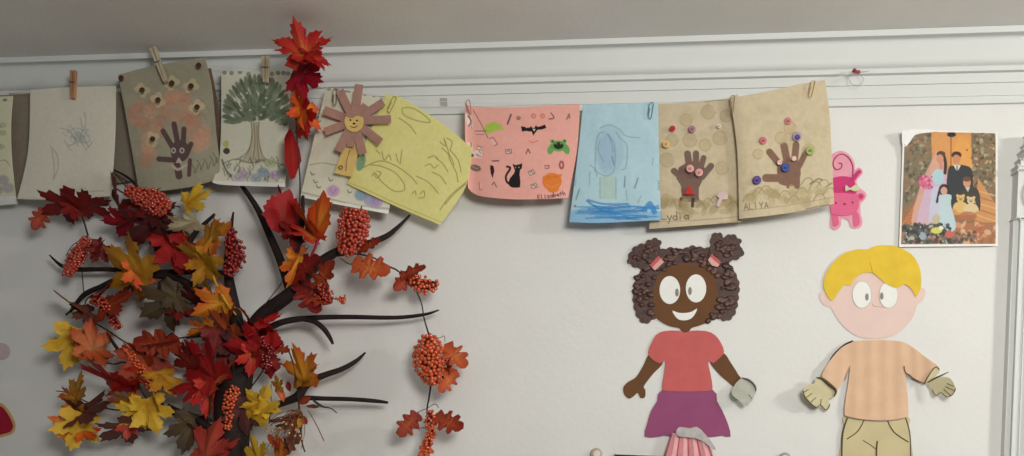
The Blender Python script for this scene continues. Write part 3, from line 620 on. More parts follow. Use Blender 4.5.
# ================================================================== family print
fam = thing('photo_print', 'glossy print of a family posed before orange doors, curling at one corner', 'photo', U(950, 245, .004))
def draw(p):
    p.poly([(880, 100), (1010, 100), (1010, 260), (880, 260)], (150, 108, 74))
    p.poly([(930, 130), (973, 130), (973, 215), (930, 215)], (214, 148, 88)); p.ell(962, 160, 12, 24, (234, 168, 84), .7, 0, 6); p.ell(941, 142, 10, 14, (222, 160, 96), .6, 0, 5)
    p.stroke([(951, 132), (951, 170)], 1.2, (150, 92, 48), .9); p.ell(951.5, 134.5, 4.5, 2.6, (36, 34, 44)); p.ell(967, 150, .9, .9, (110, 70, 50))
    dk = [(88, 90, 70), (110, 104, 82), (132, 124, 100), (80, 74, 62), (168, 154, 126), (150, 112, 84)]
    p.poly([(904, 136), (931, 133), (932, 160), (922, 190), (903, 212)], (128, 114, 90)); p.poly([(971, 132), (997, 133), (997, 205), (980, 192), (972, 168)], (134, 110, 82))
    p.speckle(905, 134, 930, 202, 210, .9, 2.4, dk, .8); p.speckle(972, 133, 996, 196, 210, .9, 2.4, dk+[(206, 176, 130)], .8)
    p.stroke([(907, 150), (914, 143), (924, 144), (929, 152)], 1.8, (168, 110, 84), .7)
    p.poly([(921, 194), (900, 226), (900, 234), (918, 234), (932, 205)], (196, 124, 74)); p.poly([(978, 178), (997, 206), (997, 226), (974, 226)], (204, 146, 92))
    for k in range(7):
        p.stroke([(974, 190+k*6), (997, 196+k*6.5)], 1.3, [(228, 178, 122), (156, 100, 64)][k % 2], .7); p.stroke([(904, 214+k*3), (922, 208+k*3)], 1.1, (158, 92, 56), .6)
    p.poly([(895, 226), (1000, 222), (1000, 250), (895, 250)], (168, 116, 82)); p.speckle(955, 224, 997, 243, 60, 1, 3, [(222, 168, 120), (190, 104, 66), (150, 96, 66), (234, 196, 156)], .6, 1.6)
    # bride
    p.poly([(939, 151), (933, 158), (919, 190), (912, 226), (934, 228), (946, 200), (947, 172)], (214, 168, 150), .85, True); p.poly([(930, 176), (945, 170), (946, 195), (938, 224), (917, 226), (922, 200)], (206, 178, 202), .9, True)
    p.ell(938, 177, 5.6, 8, (172, 208, 214), .95); p.poly([(932, 188), (944, 184), (942, 220), (928, 222)], (196, 202, 220), .85)
    p.stroke([(943.5, 155), (945.5, 163), (945, 173)], 3.2, (64, 46, 40)); p.ell(941, 154, 4.4, 3, (92, 62, 52)); p.ell(940, 159, 3.5, 4.6, (208, 144, 122)); p.stroke([(941, 164), (941, 168)], 3, (204, 144, 124))
    p.ell(925, 182, 6.5, 6.5, (206, 96, 134), .95); p.speckle(919, 176, 932, 189, 24, .8, 1.6, [(222, 126, 154), (178, 66, 108), (232, 150, 170)], .9)
    # groom
    p.poly([(948, 170), (955, 165.5), (963, 165), (972, 170), (973, 190), (971, 206), (948, 206)], (52, 56, 60), 1, True); p.poly([(953.5, 165), (961, 165), (957, 172)], (222, 218, 208)); p.stroke([(957, 166), (957, 172)], 1.2, (40, 44, 56))
    p.ell(956.5, 155, 5, 3.6, (58, 42, 36)); p.ell(956.5, 159.4, 3.9, 5, (206, 138, 100)); p.stroke([(953, 155), (956, 153.6), (960, 155)], 1.8, (58, 42, 36))
    # little girl
    p.ell(944, 190, 5.4, 6, (46, 36, 36)); p.stroke([(939, 192), (937, 202)], 2.4, (46, 36, 36)); p.stroke([(949, 192), (950, 197)], 2, (46, 36, 36)); p.poly([(939, 196), (951, 195), (951, 205), (956, 226), (950, 232), (937, 230), (940, 208)], (190, 210, 214), 1, True); p.ell(944, 190.8, 3.3, 4, (210, 158, 134))
    # boy in suit
    p.poly([(962, 191), (967, 187), (976, 188), (980, 196), (980, 210), (977, 208), (974, 200), (962, 200)], (66, 62, 52), 1, True); p.ell(967, 182.5, 3.8, 4.8, (214, 150, 118)); p.ell(967, 179, 4, 2.6, (104, 76, 52)); p.poly([(965, 187), (970, 187), (968, 192)], (196, 200, 190))
    # bears
    for x, y, c in ((960.5, 202, (222, 184, 114)), (971, 204, (220, 196, 150))):
        p.ell(x, y+5, 5.2, 6, c); p.ell(x, y-3.4, 3.8, 3.6, c); p.ell(x-3, y-6.4, 1.4, 1.4, c); p.ell(x+3, y-6.4, 1.4, 1.4, c); p.ell(x-5, y+4, 2, 4, c, 1, .5); p.ell(x+5, y+4, 2, 4, c, 1, -.5); p.ell(x, y-2.6, 1.3, 1.0, (120, 86, 56), .8); p.ell(x-1.4, y-4, .5, .5, (50, 36, 30)); p.ell(x+1.4, y-4, .5, .5, (50, 36, 30))
    p.ell(968, 216, 9, 4.5, (176, 108, 72), .8)
    # flowers below
    p.speckle(903, 224, 952, 243, 190, 1, 2.8, [(56, 58, 56), (74, 78, 72), (96, 104, 104), (44, 46, 44)], .85); p.speckle(952, 232, 975, 243, 50, .8, 2, [(80, 74, 70), (126, 108, 96), (70, 62, 58)], .8)
    p.ell(936.5, 230.5, 5.5, 3.2, (214, 210, 92)); p.ell(949, 234.5, 4, 3.6, (204, 96, 88)); p.ell(936, 219, 4, 5, (196, 184, 152)); p.ell(923, 236, 3.4, 3.6, (150, 164, 180)); p.ell(912, 238, 2.4, 2, (186, 176, 160)); p.ell(927, 222, 2.4, 3, (214, 178, 168)); p.ell(941, 228, 2.4, 2.2, (226, 226, 190))
    p.speckle(904, 224, 950, 243, 22, .6, 1.3, [(206, 196, 176), (176, 160, 170), (190, 196, 160)], .8)
    # white border of the print
    W = (244, 242, 236)
    for a, b in (((903, 131), (899, 248)), ((997.4, 130), (997.6, 248))): p.stroke([a, b], 3.6, W, 1, False)
    p.stroke([(895, 246.3), (1000, 245.8)], 3.8, W, 1, False); p.stroke([(900, 131.2), (925, 130.4), (1000, 132)], 2.6, W, 1, False)
def fdep(u, v): return .006+.010*np.clip(1-(u*1.0+v*.9)/.22, 0, 1)**1.3+.002*u*(1-v)
sheet('print_sheet', [(903, 131), (925, 130), (997.5, 132.5)], [(899, 247), (950, 246.5), (997.5, 246)], [(903, 131), (901, 190), (899, 247)], [(997.5, 132.5), (997.5, 246)], fdep, (150, 110, 76), draw, GLOSSY, fam, .42)
TAPE = mat('tape_glare_white', (246, 246, 244), .25, spec=.6)  # near-white because the glare on the tape is put into its colour
cutout('tape', [(902, 134), (905, 129.8), (930, 129.6), (938, 131.4), (926, 132.8), (915, 135), (910, 142), (903, 147)], .0195, TAPE, fam, .0004, 2, lambda x, y: -.011*min(1, max(0, (x-904)/24+(y-131)/14)), 3)

# ================================================================== wall cut-outs
def circ(x, y, rx, ry=None, n=16): return [(x+rx*math.cos(t), y+(ry or rx)*math.sin(t)) for t in np.linspace(0, 2*math.pi, n, endpoint=False)]
def line(name, pts, d, r, m, parent): return tube(name, [(x, y, d, r) for x, y in pts], m, parent, 6, 4)

# girl
girl = thing('girl_cutout', 'paper girl cut-out with curly brown bunches, red top and purple skirt', 'cutout', U(688, 437, 0), 'paper children on the wall')
SKIN = mat('brown_skin_paper', (108, 72, 44), .8, .08, 25); HAIR = mat('curly_hair_paint', (70, 40, 31), .5, .42, 120, .7, 160, .4)
WHT = mat('white_paper', (242, 242, 236), .8, .02); RED = mat('coral_paper', (202, 100, 98), .85, .05, 30); PUR = mat('purple_paper', (152, 80, 118), .85, .05, 20)
cutout('arm', [(650, 354), (643, 366), (636, 377), (628, 382), (623.5, 387), (624, 394), (629, 398.6), (634, 396), (637.6, 393), (640.6, 398), (645, 397), (645.4, 390), (644, 386), (653, 374), (663, 362)], .001, SKIN, girl, smooth=4)
cutout('arm', [(710, 361), (723, 353), (731, 363), (738, 374), (742, 381), (735, 387), (727, 381), (719, 374)], .001, SKIN, girl)
cutout('head', [(657, 278), (665, 269), (677, 264.6), (690, 263), (703, 265), (712, 271), (717, 283), (718, 298), (715, 313), (709, 320.5), (701, 325), (692, 327.8), (689.4, 331), (685.4, 332.8), (681.6, 331), (679, 328), (670, 326), (661, 321.5), (655, 315), (653, 295)], .0022, SKIN, girl)
def bumpy(pts, amp=1.6, n=3):
    S = spline(pts, 8, True); out = []
    L = np.concatenate([[0], np.cumsum(np.hypot(*np.diff(np.vstack([S, S[:1]]), axis=0).T))])
    c = S.mean(0); per = L[-1]; k = max(3, round(per/8.0))
    for i, q in enumerate(S):
        t = S[(i+1) % len(S)]-S[i-1]; nn = np.array([t[1], -t[0]])/(np.hypot(*t)+1e-9)
        out.append(q+nn*amp*(abs(math.sin(math.pi*k*L[i]/per))-.5))
    return out
AR = lambda pts: pts if sum(a[0]*b[1]-b[0]*a[1] for a, b in zip(pts, pts[1:]+pts[:1])) > 0 else pts[::-1]
hair = cutout('hair', bumpy(AR([(644, 267), (652, 252), (664, 249), (674, 247.5), (681, 250), (691, 246), (702, 247.5), (712, 249), (722, 256), (732, 267), (739, 283), (738.5, 296), (737, 307), (733, 317), (725, 321), (718, 317), (706, 312), (686, 310), (666, 312), (654, 319), (645, 323.5), (638, 318), (634, 307), (633, 291), (637, 276)])), .0009, HAIR, girl, .0012, 1)
CURL = [mat('curl_dark', (62, 35, 28), .45, .3, 90, .4, 150, .45), mat('curl_mid', (76, 44, 34), .45, .3, 90, .4, 150, .45), mat('curl_light', (88, 54, 43), .45, .3, 90, .4, 150, .45)]
def curl(x, y, r, k, par, lift=0.0):
    """a dabbed curl of paint: a small off-round swirl"""
    n = 10; a0 = rng.uniform(0, 6.28); e = rng.uniform(.6, .95)
    V = [U(x, y, .0052+lift)]; Fc = []
    for ring, (rr, z) in enumerate(((.55, .0050), (1, .0040), (1.02, .0024))):
        for j in range(n):
            t = a0+j*2*math.pi/n; w = r*rr*(1+.16*math.sin(2*t+k))
            V.append(U(x+w*math.cos(t), y+w*e*math.sin(t), z+lift))
    for j in range(n): Fc.append([0, 1+j, 1+(j+1) % n])
    for q in range(2):
        for j in range(n): Fc.append([1+q*n+j, 1+(q+1)*n+j, 1+(q+1)*n+(j+1) % n, 1+q*n+(j+1) % n])
    put('curl', V, Fc, CURL[k % 3], par)
for k in range(99):
    for _ in range(60):
        x, y = rng.uniform(634, 738), rng.uniform(249, 321)
        e = ((x-686)/31)**2+((y-294)/31)**2; o = ((x-686)/52)**2+((y-287)/40)**2
        if e > 1.08 and o < .96: break
    curl(x, y, rng.uniform(2.6, 4.2), k, hair)
for side, pts, cx, cy in ((0, [(652, 263), (644, 268), (634, 266), (628, 261), (630, 253), (636, 246), (645, 243), (649, 240), (657, 238.5), (661, 243), (659, 252), (661, 258)], 644, 254), (1, [(711, 260), (710, 250), (711, 240), (712, 235), (719, 232.5), (724, 237), (731, 234), (737, 237), (741, 241), (740, 247), (744, 251), (741, 257), (733, 260), (725, 262), (716, 263)], 726, 248)):
    b = cutout('hair_bunch', bumpy(AR(pts), 1.8), .0044, HAIR, girl, .0014, 1)
    for k in range(16): curl(cx+rng.uniform(-11, 11), cy+rng.uniform(-8, 9), rng.uniform(2.4, 3.8), k+side, b, .0026)
PNK = mat('hair_tie_pink', (226, 172, 164), .8); PK2 = mat('hair_tie_rose', (204, 96, 94), .8)
for q, s in (([(649.5, 265), (658.5, 256), (664, 262), (655, 270.5)], [(649.5, 265), (658.5, 256), (661, 258.4), (652, 267.6)]), ([(712, 254), (721, 262), (718, 267), (712, 265.5), (708, 260)], [(712, 254), (721, 262), (719.6, 264.6), (710.4, 256.6)])):
    h = cutout('hair_tie', q, .0062, PNK, girl, .0014, 1); cutout('stripe', s, .0077, PK2, h, .0004, 1)
for cx, cy, rx, ry, qx, qy in ((669.8, 290, 10.3, 14, 677, 292.5), (696, 288.4, 10.2, 14, 690, 291)):
    e = cutout('eye', circ(cx, cy, rx, ry), .0030, WHT, girl); cutout('pupil', circ(qx, qy, 1.8, 4), .0037, mat('pupil_grey', (136, 132, 122), .6), e)
cutout('mouth', [(672.4, 310.6), (678, 312.6), (685, 313), (692, 311.6), (697.2, 308.4), (695, 314), (691, 318.6), (685, 320.4), (678.6, 319.4), (674.6, 315.4)], .003, WHT, girl, smooth=2)
cutout('skirt', [(664, 388), (657, 401), (651, 411), (647, 424), (644.6, 436.6), (657, 437), (664, 435.6), (672, 436.8), (690, 436.8), (712, 437), (722, 435.6), (730.6, 436.6), (728, 424), (722.5, 411), (717, 401), (711, 388)], .002, PUR, girl, smooth=2)
cutout('shirt', [(664, 331), (656, 335), (651, 344), (648, 353), (653, 360), (660, 363.4), (665.4, 360.6), (664, 374), (662, 387), (664, 390.6), (675, 391.4), (688, 391.6), (702, 391.2), (710.6, 390.4), (712.6, 387), (710.6, 374), (708, 361), (713, 363.2), (719.6, 358), (724.2, 352), (721, 343), (715, 335), (706, 331), (692, 330.6), (685, 332.6), (678, 330.6)], .0032, RED, girl, smooth=2)
GRYH = mat('grey_card', (178, 178, 166), .8, .08, 40)
gh = cutout('hand', [(743, 377.6), (750, 380), (755.6, 386), (756.4, 391), (754, 396), (752, 401), (748, 403), (745, 405.6), (741, 403), (738.6, 400), (734, 397), (731.6, 392.6), (733.5, 387), (737, 382)], .003, GRYH, girl, bend=lambda x, y: .020*max(0, min(1, (y-380)/22))+.006*max(0, (756-x)/24))
tube('wrist_fold', [(741.5, 378, .006, .7), (749, 380, .009, 1.0), (755, 386, .012, .9), (756, 391, .015, .5)], mat('fold_grey', (104, 104, 98), .9), gh, 6)
for pts in ([(752, 399, .022, .35), (748.5, 394, .019, .3)], [(746.5, 402.5, .024, .35), (745, 396.5, .02, .3)]): tube('finger_line', pts, mat('fold_grey', (104, 104, 98), .9), gh, 6)

# pleated skirt at the bottom edge
pl = thing('pleated_skirt', 'small pink pleated paper skirt under a strip of silver tape', 'paper', U(690, 468, .01))
PLK = [mat('pleat_pink', (232, 168, 170), .85), mat('pleat_fold_shade', (196, 100, 116), .85)]
tops = np.linspace(672, 704, 9); bots = np.linspace(661, 718, 9)
P, Fc = [], []
for i in range(9):
    d = .013+(.006 if i % 2 else 0)
    for k, t in enumerate((0, .5, 1)): P.append(U(tops[i]+(bots[i]-tops[i])*t, 433+(472-433)*t+2*math.sin(t*3), d+.006*t))
for i in range(8):
    for k in range(2): Fc.append([i*3+k, i*3+k+1, i*3+k+4, i*3+k+3])
o = put('pleats', P, Fc, PLK[0], pl, smooth=False); sm = o.modifiers.new('thick', 'SOLIDIFY'); sm.thickness = .0006
for i in range(0, 9, 2): tube('pleat_crease_shade', [(tops[i], 434, .0145, .5), ((tops[i]+bots[i])/2, 453, .0175, .8), (bots[i], 472, .0205, 1)], PLK[1], pl, 6)  # darker tubes along the creases: fold shade put in as colour
cutout('silver_tape', [(678, 428), (682, 427), (690, 428.4), (697, 426.8), (705, 434), (715, 447), (714, 450), (704, 442), (694, 438), (680, 436.6), (676, 433)], .0225, mat('silver_tape', (164, 158, 154), .35, .2, 60, spec=.6), pl, .0006, 2)
# black frame edge, knobs along the bottom
fr = thing('framed_board', 'black board edge just showing at the bottom below the paper girl', 'board', U(640, 470, .02))
BLK = mat('black_frame', (26, 23, 24), .5)
def slab(name, px0, py0, px1, py1, d0, d1, m, parent):
    a, b = U(px0, py0, d1), U(px1, py1, d1)
    return prism(name, a.x, b.x, d0, d1, b.z, a.z, m, parent, .0015)
slab('frame_rail', 615, 454.4, 664, 459, .004, .03, BLK, fr); slab('board_face', 617, 459.2, 662, 500, .004, .022, mat('dark_board', (40, 38, 40), .8), fr)
def knob(x, y, label, rim, mid):
    k = thing('wall_knob', label, 'knob', U(x, y, 0)); disc('knob_disc', x, y, 6.2, .001, rim, k, .010); disc('knob_centre', x, y, 3.6, .0095, mid, k, .002)
knob(596.5, 454, 'small round pale knob on the wall, beside the black board edge', mat('knob_tan', (190, 172, 156), .6), mat('knob_pale', (226, 220, 210), .6))
knob(785, 458.5, 'small round greyish knob on the wall, between the paper girl and boy', mat('knob_grey', (170, 162, 158), .6), mat('knob_pale', (226, 220, 210), .6))

# boy
boy = thing('boy_cutout', 'paper boy cut-out with yellow hair, tan jumper and khaki trousers', 'cutout', U(876, 470, 0), 'paper children on the wall')
PSK = mat('pink_skin_paper', (234, 206, 196), .85, .03, 25); YEL = mat('yellow_paper', (232, 196, 62), .8, .06, 30); TAN = mat('tan_paper', (224, 186, 154), .85, .07, 18); KHA = mat('khaki_paper', (206, 192, 150), .85, .07, 18); OUT = mat('outline_olive', (92, 84, 58), .85); PEN = mat('outline_pink', (190, 160, 150), .85); HAN = mat('hand_khaki', (204, 194, 156), .85, .06, 30)
cutout('head', [(832, 270), (850, 258), (875, 255), (900, 259), (915, 272), (920, 286), (924.6, 289), (925.4, 294), (922.6, 301), (917.4, 304.6), (914, 315), (908, 324), (897, 334), (886, 337.8), (874, 338.6), (860, 337), (848, 330.4), (839, 321), (833, 311), (831.4, 307.6), (824.6, 305.6), (820.4, 300), (819.6, 294.4), (823.4, 290), (827, 288)], .001, PSK, boy, smooth=3)
cutout('trousers', [(848, 412), (844, 426), (842, 440), (841, 470), (876, 474), (911, 470), (910.6, 440), (908.6, 428), (904.8, 412)], .004, KHA, boy, smooth=2)
for pts, r in (([(848, 416), (844, 428), (842.2, 440), (841.4, 470)], .8), ([(905, 416), (908.8, 428), (910.4, 440), (910.8, 470)], .55), ([(864.6, 419), (858, 431), (847, 439)], .55), ([(886.7, 419), (894, 432), (908.4, 442)], .6), ([(863, 440.4), (870, 444.6), (875.8, 449)], .4), ([(877.4, 441), (876.6, 449), (876, 470)], .8)):
    line('trouser_line', pts, .0048, r, OUT, boy)
cutout('jumper', [(853.6, 341), (845, 345), (836, 353), (828, 364), (821.6, 376), (829, 383), (837.4, 390), (844, 379), (850, 367), (848, 385), (845.6, 400), (844.6, 415), (852, 418), (864, 419.4), (878, 420.4), (894, 419.6), (906, 417.4), (908.4, 414), (907.6, 395), (905.6, 373), (914, 378.4), (924, 383), (931, 375), (939.4, 368), (931, 361), (922, 354.4), (911, 346), (899, 341), (876, 340)], .006, TAN, boy, smooth=2, bend=lambda x, y: .002+.006*max(0, (845-x)/24)+.006*max(0, (x-912)/27)+.0007*math.sin(x*.42))
line('outline', [(853, 341), (845, 344.6), (836, 352.4), (830.6, 360)], .0078, .9, INK, boy); line('hem_line', [(845, 415.6), (860, 419), (878, 420.4), (894, 419.8), (907, 417.2)], .0095, .3, PEN, boy)
line('sleeve_line', [(850.4, 366), (847, 374), (845.6, 380)], .0095, .45, PEN, boy); line('sleeve_line', [(904, 366), (906, 373), (914, 378.6), (925, 384)], .0098, .5, mat('outline_brown', (110, 70, 52), .85), boy)
for cx, cy, rx, ry, qx, qy in ((862, 294.6, 9.6, 13.4, 867, 297), (888.6, 295, 9.3, 13.2, 881.8, 296)):
    e = cutout('eye', circ(cx, cy, rx, ry), .0018, WHT, boy); cutout('pupil', circ(qx, qy, 1.7, 3.6), .0025, mat('pupil_grey2', (140, 136, 130), .6), e); line('eye_outline', circ(cx, cy, rx, ry, 20)+[(cx+rx, cy)], .0022, .25, mat('eye_line', (198, 184, 172), .8), e)
cutout('hair', [(823.4, 286), (825, 276), (830.5, 266), (839.6, 256.4), (847, 252), (855, 249.8), (862, 249), (867.4, 249.8), (872, 247.2), (879, 245.4), (888, 245.2), (896.4, 246.4), (906, 250.4), (913.6, 256.6), (918.6, 265), (920.8, 274), (921.2, 285), (919, 292), (916, 297), (913, 291), (909, 286.6), (904, 284.2), (898, 288), (891, 286), (884.6, 282.4), (878, 277), (872.6, 272.6), (865, 272.8), (859, 275), (854, 279.4), (851, 285), (845.4, 284.8), (841, 288.6), (837, 294.6), (832.4, 301), (828.6, 297.4), (826, 293)], .003, YEL, boy, smooth=2)
line('hair_line', [(872.5, 272.6), (871.4, 267), (870, 262)], .0038, .25, mat('hair_line', (206, 170, 50), .8), boy)
line('nose', [(872, 303), (874, 306), (879, 306.4), (884, 307.6)], .0018, .3, mat('nose_line', (206, 176, 164), .8), boy)
lh = cutout('hand', [(819, 376.6), (815.6, 379), (814, 383.4), (808, 385), (803.4, 389.6), (803.4, 394), (806, 398), (810.6, 402.6), (815.6, 407), (818.6, 407), (821, 404.6), (823, 408), (826, 410), (829.4, 408.4), (830, 404), (828.4, 399.2), (834.4, 397), (837.4, 391), (832, 386), (825, 380)], .010, HAN, boy, bend=lambda x, y: .020*max(0, min(1, (836-x)/33)), smooth=3)
tube('cuff_line', [(816.5, 377.5, .024, .5), (822.5, 379, .020, 1.4), (829.5, 384.5, .0175, 1.8), (836, 390.5, .0155, 1.2), (834, 396.6, .015, .6)], OUT, lh, 6)
for pts in ([(804.5, 392), (808.5, 389.4)], [(806.6, 397.4), (812, 393.2)], [(811.2, 402), (816, 397.6)], [(820.6, 405), (821.4, 399)]): tube('finger_line', [(x, y, .0115+.020*(836-x)/33, .35) for x, y in pts], OUT, lh, 6)
tube('outline', [(803, 390, .0315, .4), (805.6, 397.6, .0297, .5), (815.4, 407, .0239, .5), (820.6, 405, .0205, .4), (826, 410, .0168, .5), (830, 404.6, .0145, .5)], OUT, lh, 6)
rh = cutout('hand', [(928, 384), (935.6, 379), (942, 377), (948.6, 377.6), (952, 380.4), (954.4, 385), (956, 390), (953, 394), (947, 397), (943, 394.6), (940.8, 391.6), (938.6, 395), (934.8, 395.4), (932.6, 391), (931, 387)], .014, HAN, boy, bend=lambda x, y: .022*max(0, min(1, (x-928)/28)), smooth=3)
for pts in ([(954, 386.4), (947, 383.4)], [(955.4, 391), (945.4, 386.6)], [(950.6, 395.4), (943.6, 389)]): tube('finger_line', [(x, y, .0155+.022*(x-928)/28, .35) for x, y in pts], OUT, rh, 6)
tube('outline', [(955.6, 388, .036, .4), (953, 394, .034, .5), (947, 397, .029, .5), (941, 392.6, .0245, .4), (936, 395.6, .0205, .5), (932, 389.6, .018, .4)], OUT, rh, 6)
cf = cutout('cuff', [(924.4, 383), (928, 377), (932.6, 369.6), (936, 366.8), (939.4, 369), (939, 372.6), (934, 377.6), (928, 382)], .016, HAN, boy, smooth=3, bend=lambda x, y: 0.0)
tube('outline', [(924.4, 383.6, .017, .6), (928, 377, .017, .5), (933, 369.6, .017, .45), (936.4, 366.8, .017, .5), (939.4, 369.6, .017, .5)], OUT, cf, 6)
tube('cuff_tab', [(927.6, 382.6, .018, .6), (934, 378.8, .020, .9), (941, 375.6, .023, .8), (948.4, 372, .026, .4)], OUT, cf, 6)

# pink spiral-tailed animal
cat = thing('pink_cutout', 'pink card animal with a spiral tail hanging half behind the kraft bag', 'cutout', U(846, 228, 0))
LP = mat('light_pink_card', (232, 160, 178), .8, .04); MP = mat('mid_pink_card', (226, 106, 144), .8, .04); DP = mat('deep_pink_card', (204, 60, 118), .8, .05); LN = mat('magenta_line', (176, 50, 100), .8)
cutout('body_card', [(826, 160), (834, 153), (841.7, 150.8), (849.6, 155), (854.6, 163), (855, 170), (858, 167.4), (862, 169.4), (862.6, 173.4), (858.6, 178), (856.4, 181.6), (859, 187), (865.4, 192.4), (866.4, 196), (864, 200.4), (860.6, 204), (860.8, 214), (862.6, 221), (861, 226.6), (856, 228.6), (850.8, 227), (848.4, 220.6), (841.7, 218.6), (841, 225), (838, 229), (834, 230), (830, 226.6), (830.6, 218), (830, 208), (828, 190)], .001, LP, cat, smooth=3)
cutout('torso', [(832, 180), (838, 176.6), (846, 176.4), (853, 178.6), (855.6, 186), (855, 194), (834, 194)], .0018, DP, cat); cutout('arm', [(851, 178), (856, 172), (859.4, 169.6), (861.4, 172), (858, 176), (854.6, 180.6)], .0026, DP, cat)
hd = cutout('head', [(830, 194.4), (838, 193), (848, 193.4), (855, 194), (862, 193), (864.6, 196), (862.6, 199.6), (859, 201), (858.4, 208), (855, 213), (846, 215.6), (837, 215), (831, 212)], .0034, MP, cat)
for x, y in ((836, 203), (852.6, 202.4)): disc('eye', x, y, 1.1, .0040, LN, hd, .0006)
disc('nose', 844.6, 204, 1.6, .0040, LN, hd, .0006, 1.1); disc('ear', 861, 196.4, 2.2, .0040, DP, hd, .0006)
for x0, x1 in ((834, 836), (855.6, 857)): cutout('leg', [(x0-2, 213), (x0+2.6, 213), (x1+3, 222), (x1+1, 226), (x1-2.6, 226), (x1-3.4, 222)], .0022, MP, cat)
line('tail_spiral', [(852.4, 177), (853, 167), (849, 158), (842, 154), (836, 157), (833, 164), (836, 169.4), (841, 168), (842, 164), (838.6, 163)], .002, .55, LN, cat)
cutout('bow', [(846, 185), (850, 188), (856, 184.6), (860, 189), (855, 191.4), (850, 189.6), (845.6, 191)], .0052, mat('bow_sage', (206, 206, 168), .8), cat)

# two cut-outs at the far left edge
h = thing('heart_cutout', 'dark red paper shape with a gold edge at the far left', 'cutout', U(0, 434, 0))
cutout('gold_edge', [(-26, 398), (-14, 400), (0, 402.6), (7, 408.4), (13.6, 419), (15.4, 427), (12, 433.6), (4, 436.4), (-10, 440), (-24, 436)], .001, mat('gold_card', (206, 170, 108), .7), h)
cutout('red_centre', [(-24, 402), (-12, 403.4), (0, 406), (6, 411.6), (11.4, 420.6), (12.8, 427), (10, 431.8), (3, 434), (-10, 437), (-22, 433)], .0018, mat('dark_red_card', (160, 22, 52), .7), h)
c = cutout('paper_circle', circ(0.5, 351.4, 9.6, 8.6), .001, mat('dusty_pink', (206, 184, 192), .8))
tag(c, 'pale pink round paper spot at the far left, above the dark red shape', 'cutout')

# ================================================================== artificial autumn tree
tree = thing('artificial_tree', 'bare dark brown artificial tree with a thick trunk and curved branches', 'tree', U(232, 475, .05))
BARK = mat('dark_bark', (38, 27, 25), .75, .3, 40, .6, 120); TWIG = mat('twig_brown', (56, 42, 34), .8, .2, 60)
tube('trunk', [(231, 480, .055, 16.5), (231, 452, .055, 16.5), (232, 420, .055, 16.4), (233, 396, .055, 16), (240, 368, .055, 12.5), (240, 345, .055, 9), (236, 318, .055, 6.4), (231, 292, .053, 5.2), (228, 268, .050, 4), (229.5, 240, .045, 2.8), (233.4, 212, .042, .8)], BARK, tree, 14, 6)
def br(*pts): tube('branch', pts, BARK, tree, 10, 6)
br((240, 345, .055, 8), (252, 328, .06, 7), (266, 312, .065, 7), (290, 294, .07, 6.5), (304, 278, .07, 5.5), (318, 264, .07, 5), (339, 251, .07, 4.2), (363, 245, .068, 3.4), (385, 237, .062, 2.8), (398, 227, .055, 2.0), (410, 215, .045, 1.1))
br((290, 292, .07, 4.2), (281, 262, .065, 4.2), (270, 236, .055, 3.6), (257, 208, .045, 2.9), (242, 186, .034, 2))
br((288, 296, .07, 3.4), (294, 268, .075, 3.4), (299, 240, .075, 3.2), (302, 218, .07, 2.4), (303, 196, .06, 1.5))
br((262, 334, .065, 3), (275, 325, .07, 3.2), (292, 320, .07, 3.0), (320, 317.5, .066, 2.5), (350, 317, .06, 2.3), (395, 317.6, .05, 2), (424, 314.6, .043, 1.6), (439, 310, .038, .7))
br((303, 319.5, .07, 1.8), (315, 322, .07, 2.4), (323, 328, .068, 2.5), (329, 336, .066, 2.2), (333, 344, .064, 1.2))
br((236, 420, .06, 5), (262, 410, .065, 3.4), (285, 402, .068, 3.6), (298, 396, .07, 4.4), (304, 387, .07, 4.3), (313, 380, .07, 3.8), (326, 374.6, .066, 3.0), (342, 369, .06, 2.6), (356, 361, .05, 2.0), (365.5, 352.5, .04, .9))
br((296, 399, .07, 3), (308, 398, .07, 2.4), (325, 398.6, .066, 2.2), (350, 399.2, .06, 2.1), (375, 401, .05, 2), (388, 402.6, .045, 1.2))
br((234, 330, .055, 4), (222, 314, .06, 3.6), (206, 298, .065, 3.4), (190, 284.6, .066, 3.3), (174, 277.5, .066, 3.2), (158, 275.5, .064, 3.0), (140, 274.4, .06, 2.8), (122, 277, .055, 2.6), (102, 286.4, .05, 2.5), (84, 295, .045, 2.2), (70, 312, .04, 1.2))
br((168, 278, .066, 1.8), (160, 284, .07, 2), (161, 296, .072, 1.8)); br((136, 276, .06, 1.8), (134, 286, .06, 1.6), (131, 296, .06, 1))
br((228, 274, .05, 3), (200, 272, .05, 2.8), (150, 272, .05, 2.5), (106, 269.4, .05, 2.1), (78, 269.4, .048, 2.3), (62, 266, .045, 1.8), (49.5, 255, .04, .6))
br((226, 440, .06, 5.4), (213, 431.6, .065, 4.6), (199, 420.4, .07, 4.2), (180, 413, .07, 3.8), (164, 409.6, .07, 3.4), (158, 398, .072, 2.4), (155.6, 390, .072, 1.4)); br((190, 417, .07, 2.4), (176, 409, .074, 1.8), (168, 405, .076, 1.4))
br((236, 330, .056, 2.4), (200, 336, .07, 1.4), (186, 338, .075, 1)); br((107, 333, .06, .6), (114, 344, .065, 1.6), (121, 354, .07, 1.6))
br((215, 214, .05, 1.2), (196, 232, .06, 2.4), (183, 244, .06, 2), (150, 215, .055, 1.8), (134, 183, .045, 1.4), (114, 170, .04, .8))
def green_twig(): tube('twig', [(312, 399, .07, .8), (318, 404, .072, 1.4), (324, 407, .073, .8), (331, 408.4, .073, .6), (337, 413, .072, .5)], mat('green_twig', (62, 70, 54), .8), tree, 6)
green_twig()
br((312, 440, .06, .4), (322, 441, .06, .5)) if False else None

